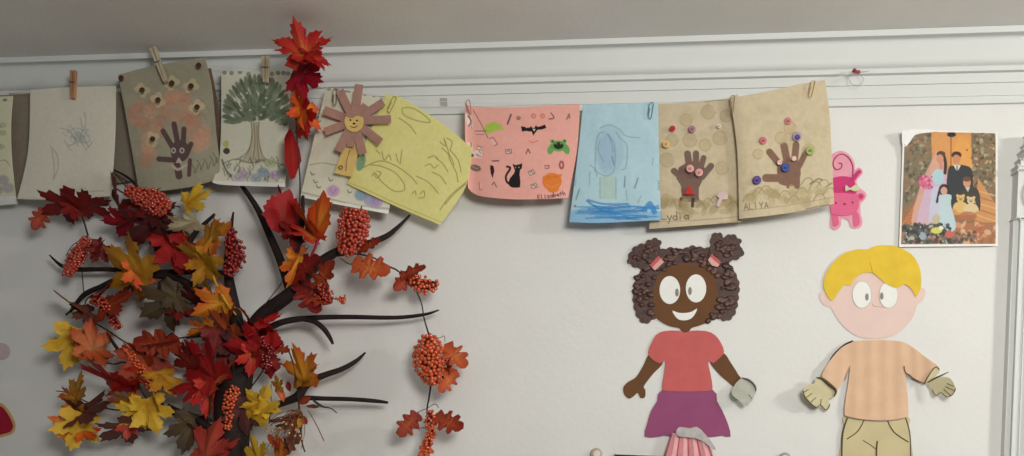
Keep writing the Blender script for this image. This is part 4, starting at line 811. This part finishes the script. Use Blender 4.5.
# ---- leaves
MAPLE = [(0,0),(.07,-.03),(.20,-.02),(.33,-.12),(.40,-.05),(.58,.02),(.50,.10),(.52,.17),(.40,.22),(.31,.26),(.44,.36),(.58,.38),(.56,.47),(.70,.60),(.55,.60),(.50,.66),(.38,.60),(.30,.62),(.17,.50),(.18,.62),(.24,.70),(.18,.76),(.16,.86),(.08,.84),(0,1.0)]
OAK = [(0,0),(.05,.04),(.16,.05),(.24,.12),(.22,.20),(.12,.25),(.22,.30),(.34,.36),(.34,.45),(.22,.50),(.16,.53),(.26,.60),(.33,.68),(.28,.76),(.16,.75),(.18,.84),(.14,.94),(.05,.99),(0,1.0)]
ROUND = [(0,0),(.10,-.05),(.22,-.04),(.36,.02),(.42,.10),(.44,.20),(.54,.24),(.50,.34),(.55,.42),(.48,.50),(.50,.62),(.40,.64),(.38,.74),(.27,.74),(.24,.84),(.15,.82),(.10,.92),(0,1.0)]
OVAL = [(0,0),(.12,.12),(.22,.3),(.26,.5),(.2,.72),(.1,.9),(0,1.0)]
def half(o): return np.array(o+[(-x, y) for x, y in o[::-1][1:-1]], float)
MAPLE = [(x*.84, y) for x, y in MAPLE]
SHAPES = {'m': (half(MAPLE), (0, .14), [90, 44, 136, 2, 178]), 'o': (half(OAK), (0, .5), [90, 270]), 'r': (half(ROUND), (0, .3), [90, 44, 136, 2, 178]), 'v': (half(OVAL), (0, .5), [90, 270])}
SCH = {'red': ((176, 50, 36), (186, 24, 28), (176, 16, 26)), 'crim': ((176, 20, 40), (188, 14, 44), (170, 12, 36)), 'scar': ((196, 66, 44), (216, 42, 36), (200, 26, 28)),
 'ro': ((220, 128, 56), (206, 62, 40), (184, 26, 30)), 'or': ((232, 150, 56), (236, 116, 36), (218, 70, 30)), 'yel': ((206, 140, 26), (226, 178, 44), (232, 186, 60)), 'gold': ((196, 120, 28), (214, 158, 40), (200, 130, 34)),
 'yo': ((226, 164, 44), (226, 146, 42), (214, 98, 36)), 'mar': ((90, 40, 32), (96, 34, 32), (78, 26, 26)), 'dk': ((150, 44, 32), (150, 32, 28), (122, 24, 24)), 'rust': ((196, 92, 42), (180, 66, 34), (156, 48, 28)), 'olive': ((104, 86, 52), (92, 72, 44), (72, 56, 38)),
 'brn': ((134, 78, 60), (122, 66, 54), (100, 50, 42)), 'cream': ((206, 198, 150), (220, 216, 186), (196, 186, 140)), 'coral': ((220, 100, 74), (222, 84, 66), (206, 68, 56)), 'peach': ((222, 150, 92), (226, 122, 70), (206, 80, 44)), 'ro2': ((150, 120, 56), (200, 70, 40), (186, 26, 30)), 'oo': ((228, 130, 66), (222, 104, 52), (200, 78, 42))}
def leaf(par, shape, cx, cy, L, ang, sch, d, squash=.85, tilt=.25, twist=1, curl=.10, name=None, pet=None):
    """a veined, folded silk leaf: (cx, cy) the middle of the blade, ang the direction its tip points"""
    O, ctr, veins = SHAPES[shape]
    O = O.copy(); O += rng.normal(0, .012, O.shape); N = len(O)
    S = []
    for i in range(N):
        a, b = O[i], O[(i+1) % N]
        for k in range(2): S.append(a+(b-a)*k/2)
    S = np.array(S); M = len(S); K = 6
    r = math.radians(ang); t2 = np.array([math.cos(r), -math.sin(r)]); s2 = np.array([-t2[1], t2[0]])
    b2 = np.array([cx, cy])-t2*L*.45
    mpp = MPP(cx, cy, d)
    B = U(b2[0], b2[1], d); T = (U(b2[0]+t2[0], b2[1]+t2[1], d)-B).normalized(); Sd = (U(b2[0]+s2[0], b2[1]+s2[1], d)-B).normalized(); Nn = Vector((0, -1, 0))
    th = math.acos(min(1, squash))*twist
    Sd2 = Sd*math.cos(th)+Nn*math.sin(th); N2 = Nn*math.cos(th)-Sd*math.sin(th)
    ct, st = math.cos(tilt), math.sin(tilt); T2 = T*ct+N2*st; N3 = N2*ct-T*st
    c0, c1, c2 = [lin(c)*(.84 if sch in ('yel', 'yo', 'cream', 'or', 'scar', 'ro') else .68) for c in SCH[sch]]
    seed = rng.uniform(0, 50); V = []; C = []; Ls = L*mpp/ct
    vd = np.radians(veins)
    def pt(q, rr):
        x, y = q-np.array([0, .02 if shape in 'mr' else ctr[1]])
        if shape in 'mr':
            a = math.atan2(y, x); dv = min(abs(math.atan2(math.sin(a-w), math.cos(a-w))) for w in vd)
            R = math.hypot(x, y); z = -.34*R*math.sin(min(dv, .8))
            vein = math.exp(-(dv*R/.018)**2)
        else:
            dv = abs(x); z = .22*dv+.018*math.cos(q[1]*48)*min(1, dv/.1); vein = math.exp(-(dv/.014)**2); R = math.hypot(x, y)
        z += curl*R*R*1.2*math.sin(1.5+2.2*math.atan2(y, x)+seed)+.10*curl*math.sin(7*q[0]+5*q[1]+seed)
        z += -.22*max(0, R-.45)**2
        z *= .35+.65*squash
        nz = mnoise.noise(Vector((q[0]*3+seed, q[1]*3, seed)))
        f = np.clip(rr+.35*nz, 0, 1)
        c = c0*(1-2*f)+c1*2*f if f < .5 else c1*(2-2*f)+c2*(2*f-1)
        c = c*(1-.28*vein)+np.array(c0)*.28*vein*.8
        return B+(Sd2*q[0]+T2*q[1]+N3*z)*Ls, c
    p0, col0 = pt(np.array(ctr), 0.0); V.append(p0); C.append(col0)
    for k in range(1, K+1):
        for q in S:
            w, cc = pt(np.array(ctr)+(q-np.array(ctr))*k/K, k/K); V.append(w); C.append(cc)
    Fc = [[0, 1+j, 1+(j+1) % M] for j in range(M)]
    for k in range(K-1):
        for j in range(M): Fc.append([1+k*M+j, 1+(k+1)*M+j, 1+(k+1)*M+(j+1) % M, 1+k*M+(j+1) % M])
    o = put(name or 'leaf', V, Fc, LEAFM, par, np.array(C))
    if pet:
        q = U(pet[0], pet[1], d-.006); P = [B, B+(q-B)*.5+Vector((0, .002, -.002)), q]
        Vt, Ft = tube_data(P, [.0016, .0013, .0013], 6); put('petiole', Vt, Ft, mat('petiole', (120, 60, 40), .7), o)
    return o

# ---- berries
BERRY = mat('berry_copper', (178, 58, 36), .13, .12, 30, spec=1.0); BERRD = mat('berry_dark', (150, 30, 30), .13, .12, 30, spec=1.0); BERRO = mat('berry_orange', (206, 84, 40), .13, .12, 30, spec=1.0); CORE = mat('berry_core', (92, 26, 20), .6, .3, 120, .5, 200); BERRW = mat('bead_gold', (186, 150, 92), .13, .15, 30, spec=1.0)
SPH = {}
def berry(par, p, r, m):
    key = m.name
    if key not in SPH:
        me = bpy.data.meshes.new('berry'); bm = bmesh.new(); bmesh.ops.create_icosphere(bm, subdivisions=2, radius=1)
        for v in bm.verts: v.co.z *= 1.15
        for f in bm.faces: f.smooth = True
        bm.to_mesh(me); bm.free(); me.materials.append(m); SPH[key] = me
    o = bpy.data.objects.new('berry', SPH[key]); COL.objects.link(o); o.parent = par
    o.location = Vector(p)-BASE[par.name]; o.scale = (r, r, r); o.rotation_euler = (rng.uniform(0, 3), rng.uniform(0, 3), 0)
def cluster(par, path, n, m, d, rpx=2.0, dome=.018):
    """berries packed around a thick dark core; path: (px, py, half width px)"""
    st = tube('berry_cluster', [(x, y, d, max(.6, w*.62)) for x, y, w in path], CORE, par, 10)  # dark core colour stands in for the shade between the berries
    S = spline(path, 8); seg = np.concatenate([[0], np.cumsum(np.hypot(*np.diff(S[:, :2], axis=0).T))]); tot = seg[-1]
    wts = np.interp(np.linspace(0, 1, 60), seg/tot, S[:, 2]); cum = np.cumsum(wts); cum /= cum[-1]
    pts = []; tries = 0
    while len(pts) < n and tries < 6000:
        tries += 1
        u = np.interp(rng.uniform(), cum, np.linspace(0, 1, 60))
        x, y, w = [np.interp(u*tot, seg, S[:, k]) for k in range(3)]
        i = min(int(u*(len(S)-1)), len(S)-2); t = S[i+1, :2]-S[i, :2]; t /= np.hypot(*t)+1e-9
        a = rng.uniform(-1, 1); off = a*w
        q = np.array([x-t[1]*off, y+t[0]*off])
        if all(np.hypot(*(q-p[0])) > rpx*1.42 for p in pts): pts.append((q, math.sqrt(max(0, 1-a*a))))
    for q, h in pts:
        dd = d+.004+(dome+.002)*h*rng.uniform(.75, 1.0)
        berry(st, U(q[0], q[1], dd), rpx*MPP(q[0], q[1], dd)*rng.uniform(.9, 1.08), m)
    return st
def stem(par, *pts, m=None, name='stem'): return tube(name, pts, m or TWIG, par, 6, 6)

# ---- leaf garland hanging from the ceiling corner down to the crook of the branches
g1 = thing('maple_garland', 'red and orange maple leaf garland hanging from the ceiling into the branches', 'garland', U(300, 270, .06), 'autumn leaf garlands')
stem(g1, (309, 56, .19, .7), (308, 64, .17, .7), (304, 74, .13, .7), (299, 92, .11, .6), (296, 112, .10, .6), (297, 140, .096, .6), (299, 165, .09, .7), (300, 185, .088, .8), (299, 215, .088, .7), (293, 262, .09, .6), (280, 285, .085, .5), (265, 305, .08, .5), (259, 322, .075, .4))
leaf(g1, 'm', 302, 45, 40, 100, 'ro', .200, 1, .25, 1, .10); leaf(g1, 'm', 291, 49, 38, 160, 'ro', .196, .75, .2, -1, .1); leaf(g1, 'm', 318, 48, 36, 18, 'scar', .196, .8, .2, 1, .1); leaf(g1, 'm', 316, 60, 28, -60, 'red', .192, .6, .15, 1, .1)
leaf(g1, 'm', 309, 79, 40, -24, 'crim', .140, 1, .2, 1, .08); leaf(g1, 'm', 304, 72, 26, 60, 'crim', .138, .7, .1, 1, .08); leaf(g1, 'm', 299, 106, 44, 94, 'or', .112, .62, .1, 1, .08); leaf(g1, 'm', 308, 122, 38, -64, 'scar', .114, .7, .25, -1, .1); leaf(g1, 'm', 303, 116, 34, -96, 'or', .110, .6, .2, 1, .1); leaf(g1, 'v', 290, 151, 50, -92, 'red', .082, .26, .05, 1, .04)
leaf(g1, 'r', 284, 214, 40, 86, 'red', .100, .62, .2, -1, .06); leaf(g1, 'v', 283, 194, 16, 96, 'crim', .099, .6); leaf(g1, 'm', 292, 236, 26, -80, 'dk', .098, .5, .1, 1)
leaf(g1, 'r', 322, 218, 42, 76, 'or', .112, .74, .25, 1, .12); leaf(g1, 'm', 306, 218, 44, 118, 'or', .106, .35, .15, 1, .1); leaf(g1, 'm', 304, 232, 34, 150, 'ro', .100, .5, .1, -1, .1)
stem(g1, (319, 238, .108, 1.3), (314, 250, .104, 1.4), (307, 264, .095, 1.3), (299, 276, .088, .9), m=mat('crimson_petiole', (150, 22, 44), .6))
leaf(g1, 'm', 293, 269, 34, -112, 'yo', .098, .35, .15, 1, .1); leaf(g1, 'm', 297, 262, 36, -118, 'or', .094, .28, .1, -1, .08)

# ---- garland around the left-hand branches
g2 = thing('maple_garland', 'gold, rust and dark red leaf garland wound along the left-hand branches', 'garland', U(110, 440, .04), 'autumn leaf garlands')
stem(g2, (114, 172, .045, .5), (150, 214, .06, .7), (176, 226, .07, .7), (190, 240, .072, .7), (160, 262, .07, .7), (128, 280, .066, .7), (88, 298, .06, .6), (90, 318, .06, .6), (110, 332, .065, .7), (127, 343, .068, .7), (140, 346, .07, .7), (186, 337, .076, .7), (214, 334, .08, .7))
stem(g2, (88, 320, .06, .5), (98, 356, .066, .6), (112, 364, .07, .7), (128, 364, .072, .7), (142, 392, .074, .7), (150, 402, .074, .6)); stem(g2, (78, 206, .05, .7), (84, 222, .052, .9), (88, 236, .052, .9)); stem(g2, (82, 272, .05, .5), (84, 295, .05, .5)); stem(g2, (56, 391, .05, .4), (68, 393, .055, .5), (92, 404, .06, .6), (116, 410, .062, .7), (135, 408, .066, .6)); stem(g2, (66, 315, .045, .9), (76, 306, .05, 1)); stem(g2, (163, 247, .064, .6), (172, 262, .066, .7), (177, 278, .066, .6))
def LL(*a, **k): leaf(g2, *a[:3], a[3]*.84, *a[4:6], max(a[6]+.012, .066), *a[7:], **k)
LL('m', 62, 206, 46, 196, 'dk', .040, .5, .1); LL('m', 92, 203, 44, 12, 'dk', .042, .4, .1, -1); LL('o', 41, 217, 27, 238, 'rust', .048, .8); LL('m', 72, 212, 24, -80, 'dk', .046, .6)
LL('m', 116, 192, 46, 100, 'dk', .050, .55, .1); LL('m', 140, 204, 60, 20, 'dk', .052, .8, .1); LL('m', 120, 221, 38, 160, 'crim', .066, .62, .2); LL('m', 148, 228, 56, 214, 'mar', .058, .85, .15); LL('m', 160, 214, 40, -20, 'mar', .056, .8, .1)
LL('m', 198, 200, 40, 22, 'yel', .080, .95, .2); LL('m', 183, 225, 38, 196, 'cream', .082, .36, .1); LL('m', 178, 252, 52, -62, 'red', .070, .8, .2); LL('m', 168, 244, 36, 130, 'dk', .068, .7); LL('v', 176, 266, 26, -70, 'dk', .070, .7)
LL('m', 212, 244, 60, -112, 'yo', .086, .8, .2, -1); LL('m', 213, 236, 42, 60, 'gold', .084, .8, .2); LL('m', 198, 257, 54, 147, 'yel', .100, .36, .1, 1, .08); LL('m', 203, 268, 42, -118, 'gold', .092, .45, .1)
stem(g2, (213, 276, .094, .9), (218, 288, .092, 1.3), (226, 302, .09, 1.3), (236, 315, .086, .8), m=mat('yellow_petiole', (206, 150, 54), .7))
LL('m', 130, 265, 64, 143, 'gold', .078, .9, .2, 1, .08); LL('m', 138, 276, 34, -80, 'or', .074, .6, .1); LL('m', 99, 248, 26, 20, 'dk', .060, .9); LL('m', 98, 252, 24, -120, 'dk', .056, .8)
LL('m', 164, 305, 52, 206, 'olive', .084, .9, .2); LL('m', 176, 300, 34, -60, 'olive', .080, .7, .1); LL('m', 192, 298, 44, 170, 'mar', .066, .6, .1); LL('m', 186, 312, 34, -30, 'dk', .064, .7)
LL('m', 120, 303, 56, 14, 'rust', .066, .75, .15); LL('m', 104, 296, 44, 40, 'dk', .062, .6); LL('m', 71, 302, 48, 137, 'gold', .070, .3, .1); LL('m', 84, 316, 30, -78, 'brn', .064, .4)
LL('m', 72, 346, 48, 252, 'yel', .062, .72, .2); LL('m', 76, 338, 34, 120, 'gold', .060, .55, .1); LL('m', 90, 340, 44, 97, 'peach', .072, .48, .2, -1); LL('m', 96, 354, 36, -52, 'oo', .068, .4, .1)
LL('m', 110, 376, 70, 146, 'scar', .076, .42, .15, 1, .08); LL('m', 128, 384, 46, 20, 'red', .074, .5, .1); LL('m', 127, 380, 40, 200, 'ro', .078, .4, .1); LL('o', 163, 341, 52, 174, 'rust', .084, .85); LL('o', 160, 346, 44, -8, 'dk', .082, .6)
LL('m', 145, 366, 54, -72, 'rust', .072, .85, .15); LL('m', 138, 356, 40, 130, 'rust', .070, .8, .1); LL('m', 165, 384, 40, -60, 'gold', .074, .6, .2)
LL('m', 80, 392, 42, 72, 'gold', .070, .9, .25); LL('m', 70, 398, 28, 170, 'yo', .066, .7, .1); LL('m', 92, 411, 54, 12, 'brn', .072, .62, .15); LL('m', 76, 410, 34, 180, 'brn', .068, .6, .1); LL('m', 77, 428, 42, 255, 'yel', .080, .85, .35); LL('m', 70, 422, 36, 110, 'yo', .074, .6, .3, -1); LL('m', 86, 434, 28, -40, 'or', .078, .6, .2)
LL('m', 126, 400, 42, 172, 'yo', .080, .45, .15); LL('m', 152, 414, 44, -68, 'yel', .090, .95, .2); LL('m', 134, 412, 38, 214, 'yel', .086, .7, .2); LL('m', 158, 400, 30, 95, 'yel', .088, .5, .2); LL('m', 120, 430, 50, 202, 'brn', .074, .32, .1); LL('m', 127, 428, 24, -100, 'coral', .080, .6, .2)

# ---- garland around the trunk
g3 = thing('maple_garland', 'red, coral and yellow leaf garland wrapped around the dark trunk', 'garland', U(235, 455, .06), 'autumn leaf garlands')
stem(g3, (236, 316, .086, .8), (246, 330, .09, .8), (258, 340, .094, .8), (252, 364, .09, .7), (226, 380, .092, .7), (213, 390, .096, .9), (209, 420, .09, .8), (206, 440, .09, .7)); stem(g3, (270, 358, .09, .5), (262, 372, .086, .7), (252, 386, .08, .7)); stem(g3, (287, 347, .088, .7), (294, 366, .086, .8), (298, 394, .082, .9), (300, 420, .076, 1), (302, 442, .072, .9), (305, 452, .07, .7)); stem(g3, (271, 384, .098, .4), (271, 405, .098, .5), (269, 424, .09, .5))
def LT(*a, **k): leaf(g3, *a[:3], a[3]*.86, *a[4:], **k)
LT('m', 214, 306, 46, 196, 'yo', .080, .8, .2); LT('m', 208, 296, 36, 140, 'gold', .078, .7, .2); LT('m', 202, 330, 34, 190, 'yo', .076, .5, .1); LT('m', 224, 326, 48, 132, 'oo', .092, .7, .15); LT('m', 230, 318, 36, 70, 'rust', .090, .6, .15); LT('m', 222, 345, 46, -78, 'dk', .082, .8, .1); LT('m', 236, 350, 40, -100, 'mar', .084, .7, .1)
LT('m', 204, 364, 66, 128, 'red', .088, .85, .15, 1, .08); LT('m', 194, 386, 52, 200, 'red', .092, .8, .15, -1, .08); LT('m', 224, 376, 50, 38, 'oo', .094, .6, .15); LT('m', 208, 398, 42, -96, 'ro', .090, .5, .1); LT('m', 186, 356, 40, 130, 'dk', .078, .7)
LT('m', 253, 349, 58, 162, 'red', .100, .9, .2); LT('m', 262, 340, 38, 40, 'dk', .096, .8, .1); LT('m', 252, 360, 34, -100, 'ro', .098, .6, .1); LT('m', 268, 325, 46, 14, 'scar', .106, .6, .25); LT('m', 252, 320, 38, 112, 'scar', .104, .34, .2); LT('m', 272, 332, 36, -28, 'scar', .104, .55, .2, -1); LT('o', 282, 351, 20, -20, 'rust', .094, .9); LT('o', 274, 362, 20, -70, 'dk', .090, .8)
LT('m', 304, 367, 48, 96, 'yo', .092, .85, .25, 1, .1); LT('m', 308, 375, 36, 30, 'gold', .088, .6, .1); LT('m', 262, 404, 44, 64, 'yel', .100, .92, .2); LT('m', 256, 404, 32, 178, 'yel', .097, .7, .15); LT('m', 270, 410, 28, -20, 'yel', .096, .7, .15); LT('m', 279, 384, 20, 92, 'gold', .098, .8); LT('v', 280, 394, 18, -78, 'peach', .096, .7)
LT('m', 245, 413, 44, -84, 'mar', .084, .85, .1); LT('v', 259, 421, 24, 14, 'brn', .090, 1.0); LT('m', 212, 444, 56, 68, 'coral', .100, .9, .2); LT('m', 226, 448, 40, 18, 'coral', .097, .6, .15); LT('m', 189, 432, 46, -108, 'olive', .084, .6, .1); LT('m', 184, 424, 30, 140, 'brn', .080, .6, .1)
LT('m', 258, 452, 40, 100, 'yel', .088, .9, .2); LT('m', 282, 454, 34, 76, 'yo', .090, .8, .2); LT('v', 305, 401, 17, 24, 'rust', .090, 1.0); LT('v', 289, 386, 13, -70, 'dk', .090, 1.1); LT('v', 312, 408, 16, -20, 'brn', .086, .6); LT('o', 296, 420, 30, 190, 'rust', .080, .6); LT('o', 290, 440, 28, 240, 'brn', .078, .6)
stem(g3, (308, 410, .08, .4), (316, 424, .08, .45), (324, 441, .078, .45), m=mat('red_twig', (130, 48, 46), .7))

# ---- dried bronze filler by the trunk
dz = thing('dried_spray', 'spray of dried bronze twigs and gold beads right of the trunk', 'spray', U(284, 448, .06))
DRY = mat('dry_bronze', (138, 98, 62), .7, .25, 40); DRY2 = mat('dry_rust', (120, 74, 54), .7, .25, 40)
for k in range(26):
    x0, y0 = 300+rng.uniform(-3, 3), 412+rng.uniform(-4, 4); x1, y1 = rng.uniform(263, 304), rng.uniform(416, 454)
    stem(dz, (x0, y0, .082, .45), ((x0+x1)/2+rng.uniform(-5, 5), (y0+y1)/2+rng.uniform(-7, 2), .09+rng.uniform(0, .012), .4), (x1, y1, .085+rng.uniform(0, .012), .3), m=[DRY, DRY2][k % 2], name='dry_twig')
for k in range(12): leaf(dz, 'v', rng.uniform(270, 302), rng.uniform(416, 446), rng.uniform(10, 18), rng.uniform(0, 360), ['brn', 'gold', 'rust'][k % 3], .086+rng.uniform(0, .01), .6)
for x, y in ((268, 428), (272, 431), (278, 428.6), (280, 428), (286, 424), (292, 425), (296, 430), (300, 436), (302, 439), (295, 436), (266, 431), (289, 433)): berry(dz, U(x, y, .102), 1.3*MPP(x, y, .1), BERRW)

# ---- berry sprays, each with its own stalk
def spray(label, base): return thing('berry_spray', label, 'berries', base, 'berry sprays among the branches')
s = spray('coppery berry cluster just under the greyish handprint bag', U(150, 216, .06)); stem(s, (115, 188, .066, .6), (132, 196, .072, .7), (180, 207, .072, .6)); cluster(s, [(126, 190, 4), (140, 196, 9), (156, 203, 12), (168, 210, 8)], 90, BERRY, .080, 1.8)
s = spray('narrow slanted berry cluster farthest to the left among the branches', U(75, 278, .05)); stem(s, (88, 234, .055, .7), (82, 248, .06, .8), (62, 276, .06, .6)); stem(s, (86, 236, .055, .4), (72, 246, .06, .4), (66, 256, .064, .4)); cluster(s, [(86, 238, 3.5), (82, 248, 7), (74, 262, 7.5), (66, 275, 4)], 70, BERRY, .062, 1.7)
s = spray('thin berry cluster hanging over the rust leaf, below the big gold leaf', U(106, 330, .06)); stem(s, (90, 297, .07, .6), (100, 304, .074, .7), (118, 328, .074, .6)); cluster(s, [(93, 298, 5), (103, 304, 5.5), (109, 314, 4), (119, 328, 4)], 42, BERRY, .076, 1.5)
s = spray('drooping orange berry string left of the large red leaf', U(140, 390, .06)); stem(s, (121, 352, .08, .6), (134, 362, .084, .7), (152, 389, .084, .6)); cluster(s, [(124, 348, 4.5), (130, 356, 6), (139, 369, 5), (147, 380, 5), (150, 387, 3.5)], 56, BERRO, .084, 1.5)
s = spray('dark red berry cluster at the top of the trunk', U(232, 278, .06)); stem(s, (231, 226, .07, .6), (233, 250, .074, .8), (229, 274, .074, .7)); cluster(s, [(231, 228, 4), (232, 240, 7), (236, 254, 10), (233, 266, 8), (226, 274, 4)], 62, BERRD, .080, 1.7)
s = spray('orange berry cluster low on the dark trunk', U(229, 430, .07)); stem(s, (236, 384, .09, .6), (230, 400, .092, .7), (227, 430, .09, .6)); cluster(s, [(236, 388, 5), (231, 396, 6), (228, 408, 5), (229, 418, 4), (227, 429, 2.4)], 48, BERRO, .090, 1.6)
s = spray('loose string of pinkish beads over the red leaf beside the trunk', U(268, 376, .09)); stem(s, (260, 336, .118, .4), (266, 346, .12, .4), (272, 354, .118, .4), (268, 372, .11, .4)); cluster(s, [(262, 337, 2), (264, 344, 3), (271, 350, 5), (267, 360, 6), (267, 371, 3)], 34, BERRD, .112, 1.3, .010)
s = spray('big dense berry cluster below the lion sheet', U(350, 258, .06)); stem(s, (362, 206, .08, .6), (352, 228, .084, .9), (342, 256, .08, 1.0)); cluster(s, [(356, 210, 12), (354, 222, 15), (352, 234, 15), (348, 246, 11), (344, 254, 5)], 98, BERRY, .086, 2.15, .024)
s = spray('loose berries and scalloped rust leaves where two thick branches meet', U(315, 308, .07)); stem(s, (300, 284, .09, .6), (318, 292, .094, .6), (330, 298, .094, .5), (343, 300, .094, .4)); 
leaf(s, 'o', 306, 274, 40, 30, 'dk', .088, .9); leaf(s, 'o', 325, 282, 38, 50, 'rust', .090, .95); leaf(s, 'o', 308, 297, 40, -60, 'dk', .086, .95); leaf(s, 'o', 315, 300, 36, -25, 'rust', .088, .9)
cluster(s, [(316, 288, 6), (324, 293, 9), (328, 302, 6)], 30, BERRY, .098, 1.3, .012); cluster(s, [(336, 299, 1), (343, 299.6, 4), (345, 300, 4)], 12, BERRO, .096, 1.3, .006)

# ---- hanging berry and oak-leaf garland at the right
rg = thing('berry_garland', 'berry and oak leaf strand hanging down the bare wall right of the tree', 'garland', U(428, 460, .05))
stem(rg, (338, 256, .08, .7), (356, 254, .082, .7), (374, 258, .08, .7), (388, 266, .075, .8), (398, 271, .07, .8), (412, 284, .066, .7), (421, 302, .062, .6), (424, 318, .06, .7), (428, 332, .058, .8), (431, 344, .058, .8), (431, 380, .056, .9), (429, 398, .056, .9), (427, 412, .056, .8), (429, 440, .055, .7), (424, 462, .055, .6))
stem(rg, (428, 332, .06, .3), (438, 338, .06, .3), (444, 336, .06, .3), (445, 342, .06, .3)); stem(rg, (428, 408, .06, .3), (418, 412, .06, .35)); stem(rg, (428, 408, .06, .3), (435, 404, .06, .35), (439, 408, .06, .35)); stem(rg, (428, 428, .06, .3), (421, 428, .06, .3), (419, 431, .06, .3)); stem(rg, (340, 258, .08, .4), (349, 264, .085, .5), (352, 263, .085, .4))
leaf(rg, 'o', 369, 269, 42, -14, 'oo', .094, .95, .1); leaf(rg, 'o', 369, 250, 28, 14, 'rust', .088, .8); leaf(rg, 'o', 405, 279, 26, 215, 'rust', .074, .8); leaf(rg, 'o', 412, 276, 30, 10, 'rust', .072, .8)
leaf(rg, 'o', 453, 356, 34, -52, 'oo', .064, .92); leaf(rg, 'o', 448, 378, 28, 225, 'oo', .068, .8); leaf(rg, 'o', 450, 372, 24, 60, 'oo', .062, .7); leaf(rg, 'o', 410, 422, 30, 228, 'rust', .066, .95); leaf(rg, 'o', 447, 423, 34, -30, 'rust', .066, .95); leaf(rg, 'o', 424, 450, 26, 250, 'oo', .064, .7)
cluster(rg, [(412, 278, 5), (420, 284, 9), (430, 285, 8), (438, 284, 3)], 30, BERRO, .066, 1.8, .014)
cluster(rg, [(429, 336, 6), (429, 348, 14), (430, 362, 16), (432, 374, 12), (434, 385, 5)], 98, BERRO, .060, 2.2, .03)
cluster(rg, [(430, 411, 3.5), (430, 422, 5.5), (431, 432, 5), (428, 442, 5), (425, 454, 5)], 44, BERRO, .060, 1.6, .012)

# ================================================================== light
w = bpy.data.worlds.new('room_light'); SC.world = w; w.use_nodes = True
w.node_tree.nodes['Background'].inputs['Color'].default_value = (.92, .95, 1.0, 1); w.node_tree.nodes['Background'].inputs['Strength'].default_value = .11
def area(name, loc, aim, sx, sy, power, col):
    l = bpy.data.lights.new(name, 'AREA'); l.shape = 'RECTANGLE'; l.size = sx; l.size_y = sy; l.energy = power; l.color = col
    o = bpy.data.objects.new(name, l); COL.objects.link(o); o.location = loc
    o.rotation_euler = (Vector(aim)-Vector(loc)).to_track_quat('-Z', 'Y').to_euler()
area('side_lamp', (2.8, -1.3, 2.38), (.9, 0, 1.9), .35, .35, 32, (1, .985, .93))
area('room_lamp', (.65, -2.35, 2.15), (0, 0, 1.8), .7, .5, 27.5, (1, .985, .94))
SC.view_settings.view_transform = 'Standard'; SC.view_settings.look = 'None'; SC.view_settings.gamma = 1; SC.view_settings.use_curve_mapping = False
SC.view_settings.exposure = 0.0
